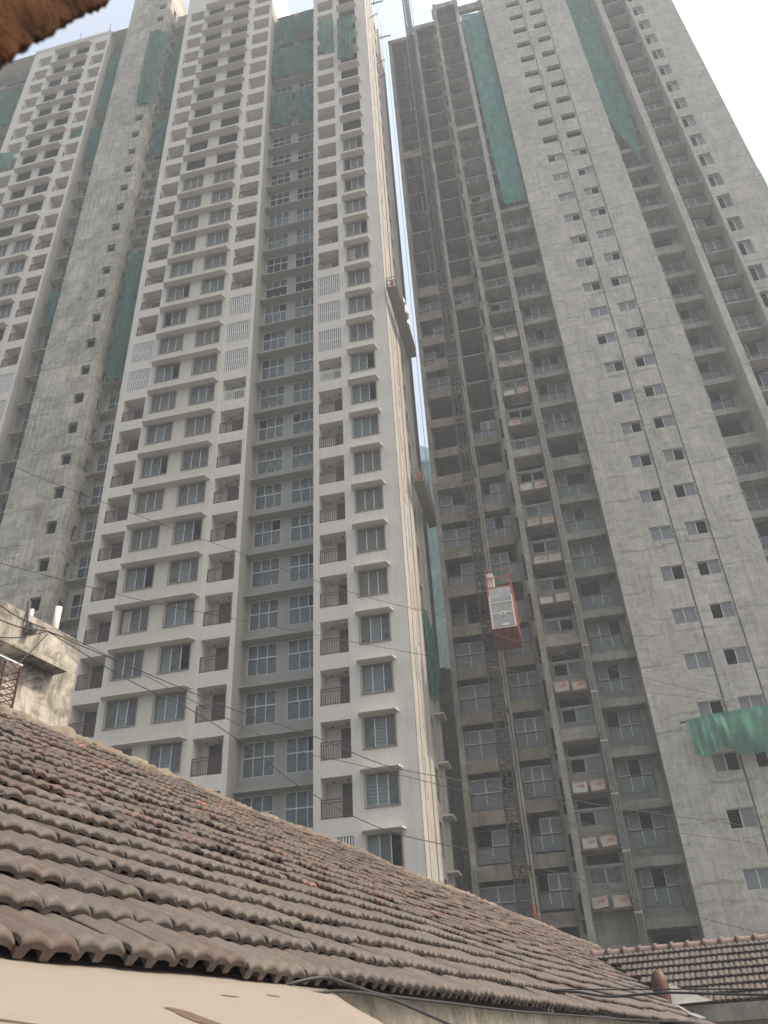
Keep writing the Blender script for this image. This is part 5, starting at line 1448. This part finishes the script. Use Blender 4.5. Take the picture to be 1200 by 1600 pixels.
wire([(-8.206, 9.6, 6.287), (-7.941, 9.984, 6.11), (-7.708, 10.4, 6.057)], 0.01, 'wire along the parapet top of the plaster house', 'overhead_wire', 'wire', 'wires bunched on the plaster house')
wire([(-8.129, 9.6, 5.978), (-7.902, 9.984, 5.938), (-7.701, 10.4, 6.022)], 0.01, 'wire just below the parapet top of the plaster house', 'overhead_wire', 'wire', 'wires bunched on the plaster house')
wire([(-8.038, 9.6, 5.611), (-7.859, 9.984, 5.747), (-7.699, 10.4, 6.01)], 0.01, 'drooping wire low on the parapet of the plaster house', 'overhead_wire', 'wire', 'wires bunched on the plaster house')
wire([(-7.839, 9.6, 4.805), (-7.744, 9.984, 5.307), (-7.657, 10.4, 5.97)], 0.01, 'wire slanting up from the lower left to the clamp on the plaster house', 'overhead_wire', 'wire', 'wires bunched on the plaster house')
wire([(-1.60, 3.60, 0.26), (-1.40, 3.80, 0.30), (-1.224, 3.983, 0.345), (-1.171, 4.244, 0.336), (-1.108, 4.547, 0.309), (-1.054, 4.811, 0.303), (-0.917, 5.478, 0.299), (-0.643, 6.814, 0.291), (-0.285, 8.558, 0.302), (0.334, 11.572, 0.323), (1.398, 16.756, 0.389)], 0.009, 'thickest black cable running the length of the tile eave', 'power_cable', 'cable', 'thick black cables under the tile eave')
wire([(-1.60, 3.55, 0.22), (-1.40, 3.70, 0.25), (-1.196, 3.92, 0.285), (-1.135, 4.221, 0.299), (-1.064, 4.563, 0.291), (-1.001, 4.869, 0.259), (-0.894, 5.392, 0.191), (-0.811, 5.795, 0.138)], 0.008, 'black cable sagging away from the eave towards the bottom edge', 'power_cable', 'cable', 'thick black cables under the tile eave')
wire([(-0.893, 9.371, 0.562), (-0.577, 9.306, 0.555), (-0.27, 9.243, 0.538), (0.315, 9.123, 0.495), (1.548, 8.87, 0.408)], 0.007, 'thin black cable crossing straight in front of the far tile roof', 'power_cable', 'cable', 'cables crossing in front of the far roof')
wire([(-0.874, 9.163, 0.545), (-0.565, 9.099, 0.538), (-0.268, 9.038, 0.506), (0.015, 8.98, 0.449), (0.3, 8.922, 0.444), (0.577, 8.865, 0.439), (0.946, 8.789, 0.402), (1.5, 8.676, 0.353)], 0.012, 'thicker wavy black cable in front of the far tile roof', 'power_cable', 'cable', 'cables crossing in front of the far roof')

# ================================================================== people
def person(x, y, z, shirt, label):
    """man seen from the waist up, leaning at the opening; one skinned body"""
    me = D.meshes.new('person')
    V = [(0,0,0.95),(0,0.0,1.15),(0,-0.03,1.38),(0,-0.05,1.50),(0,-0.08,1.60),(0,-0.09,1.72),(-0.19,-0.03,1.40),(-0.26,-0.10,1.14),(-0.20,-0.32,1.05),(-0.18,-0.40,1.06),(0.19,-0.03,1.40),(0.27,-0.08,1.15),(0.22,-0.30,1.06),(0.20,-0.38,1.07),(-0.10,0.0,0.88),(-0.11,-0.02,0.48),(-0.11,0.02,0.06),(-0.11,-0.12,0.03),(0.10,0.0,0.88),(0.11,-0.02,0.48),(0.11,0.02,0.06),(0.11,-0.12,0.03)]
    Ed = [(0,1),(1,2),(2,3),(3,4),(4,5),(2,6),(6,7),(7,8),(8,9),(2,10),(10,11),(11,12),(12,13),(0,14),(14,15),(15,16),(16,17),(0,18),(18,19),(19,20),(20,21)]
    Rr = [.14,.14,.15,.055,.09,.08,.07,.05,.04,.035,.07,.05,.04,.035,.10,.07,.045,.04,.10,.07,.045,.04]
    me.from_pydata(V, Ed, []); o = D.objects.new('person', me); COL.objects.link(o)
    md = o.modifiers.new('skin', 'SKIN'); 
    for i, r in enumerate(Rr): me.skin_vertices[0].data[i].radius = (r, r*0.85)
    me.skin_vertices[0].data[0].use_root = True
    o.modifiers.new('sub', 'SUBSURF').levels = 1
    me.materials.append(M[shirt]); o.location = (x, y, z); WL[o.name] = Vector(o.location)
    o['label'] = label; o['category'] = 'person'
    hd = MB(); hd.smooth = True
    hd.tube([(0,-0.09,1.50),(0,-0.10,1.56),(0,-0.10,1.64),(0,-0.09,1.72),(0,-0.085,1.77)], [0.05,0.085,0.10,0.09,0.03], 10)
    hd.tube([(0,-0.20,1.62),(0,-0.225,1.60)], [0.02,0.012], 6)
    h = D.objects.new('head', hd.mesh('head', M['skin'])); COL.objects.link(h); h.parent = o
    hr = MB(); hr.smooth = True; hr.tube([(0,-0.06,1.66),(0,-0.07,1.73),(0,-0.075,1.80)], [0.108,0.10,0.03], 10)
    h2_ = D.objects.new('hair', hr.mesh('hair', M['hair'])); COL.objects.link(h2_); h2_.parent = o
person(-2.30, 50.35, c(14)+0.90-0.05, 'shirt', 'man in a pale shirt standing on an open floor of the concrete tower')
person(-14.45, 43.45, b(11)+0.60-0.3, 'red', 'person in a red shirt in the grey recess of the white tower')

# ================================================================== rough brown board close to the lens, upper left
def near_board():
    mb = MB(); mb.smooth = True
    a = Vector((-0.1722, 0.2436, 0.7029)); e = Vector((-0.2878, -0.2167, -0.9328)); inn = Vector((-0.496, -0.7995, 0.3388)); nn = Vector((-0.8193, 0.5601, 0.1226)); L = 0.307
    a += inn*0.007; nu, nv = 150, 34
    def P(u, v, k):
        q = a + e*(L*u) + inn*(0.40*v)
        j = (noise.noise(q*40)*0.0012 + noise.noise(q*220)*0.0016 + noise.noise(q*500)*0.0010)
        edge = max(0.0, 1-v*12)
        q = q + inn*(j*1.6*edge) + nn*((0.030 if k else 0.0) + noise.noise(q*28+Vector((k*9,0,0)))*0.004 + (0.012*edge*(1 if not k else -1)))
        return tuple(q)
    ids = []
    for k in (0, 1):
        g_ = []
        for i in range(nu+1):
            r_ = []
            for j in range(nv+1):
                r_.append(len(mb.v)); mb.v.append(P(i/nu, (j/nv)**1.6, k))
            g_.append(r_)
        ids.append(g_)
    for k in (0, 1):
        for i in range(nu):
            for j in range(nv):
                q4 = (ids[k][i][j], ids[k][i+1][j], ids[k][i+1][j+1], ids[k][i][j+1]); mb.f.append(q4 if k else q4[::-1]); mb.m.append(0); mb.sm.append(True)
    for i in range(nu): mb.f.append((ids[0][i][0], ids[0][i+1][0], ids[1][i+1][0], ids[1][i][0])); mb.m.append(0); mb.sm.append(True)
    build(mb, 'weathered_board', M['bark'], label='rough rust-brown board edge close overhead at the upper left', cat='board')
near_board()

# ================================================================== haze
def haze():
    m = D.materials.new('haze'); m.use_nodes = True; t = m.node_tree; t.nodes.clear()
    o = t.nodes.new('ShaderNodeOutputMaterial'); v = t.nodes.new('ShaderNodeVolumePrincipled')
    v.inputs['Color'].default_value = (0.88, 0.94, 1.0, 1); v.inputs['Density'].default_value = HAZE; v.inputs['Anisotropy'].default_value = 0.2
    t.links.new(v.outputs[0], o.inputs['Volume'])
    mb = MB(); mb.box(-70, 60, -15, 112, GZ-1, 118); me = mb.mesh('haze', m)
    put('haze', me, None, (0,0,0), kind='stuff', label='thin pale city haze filling the air')
HAZE = 0.0016
haze()
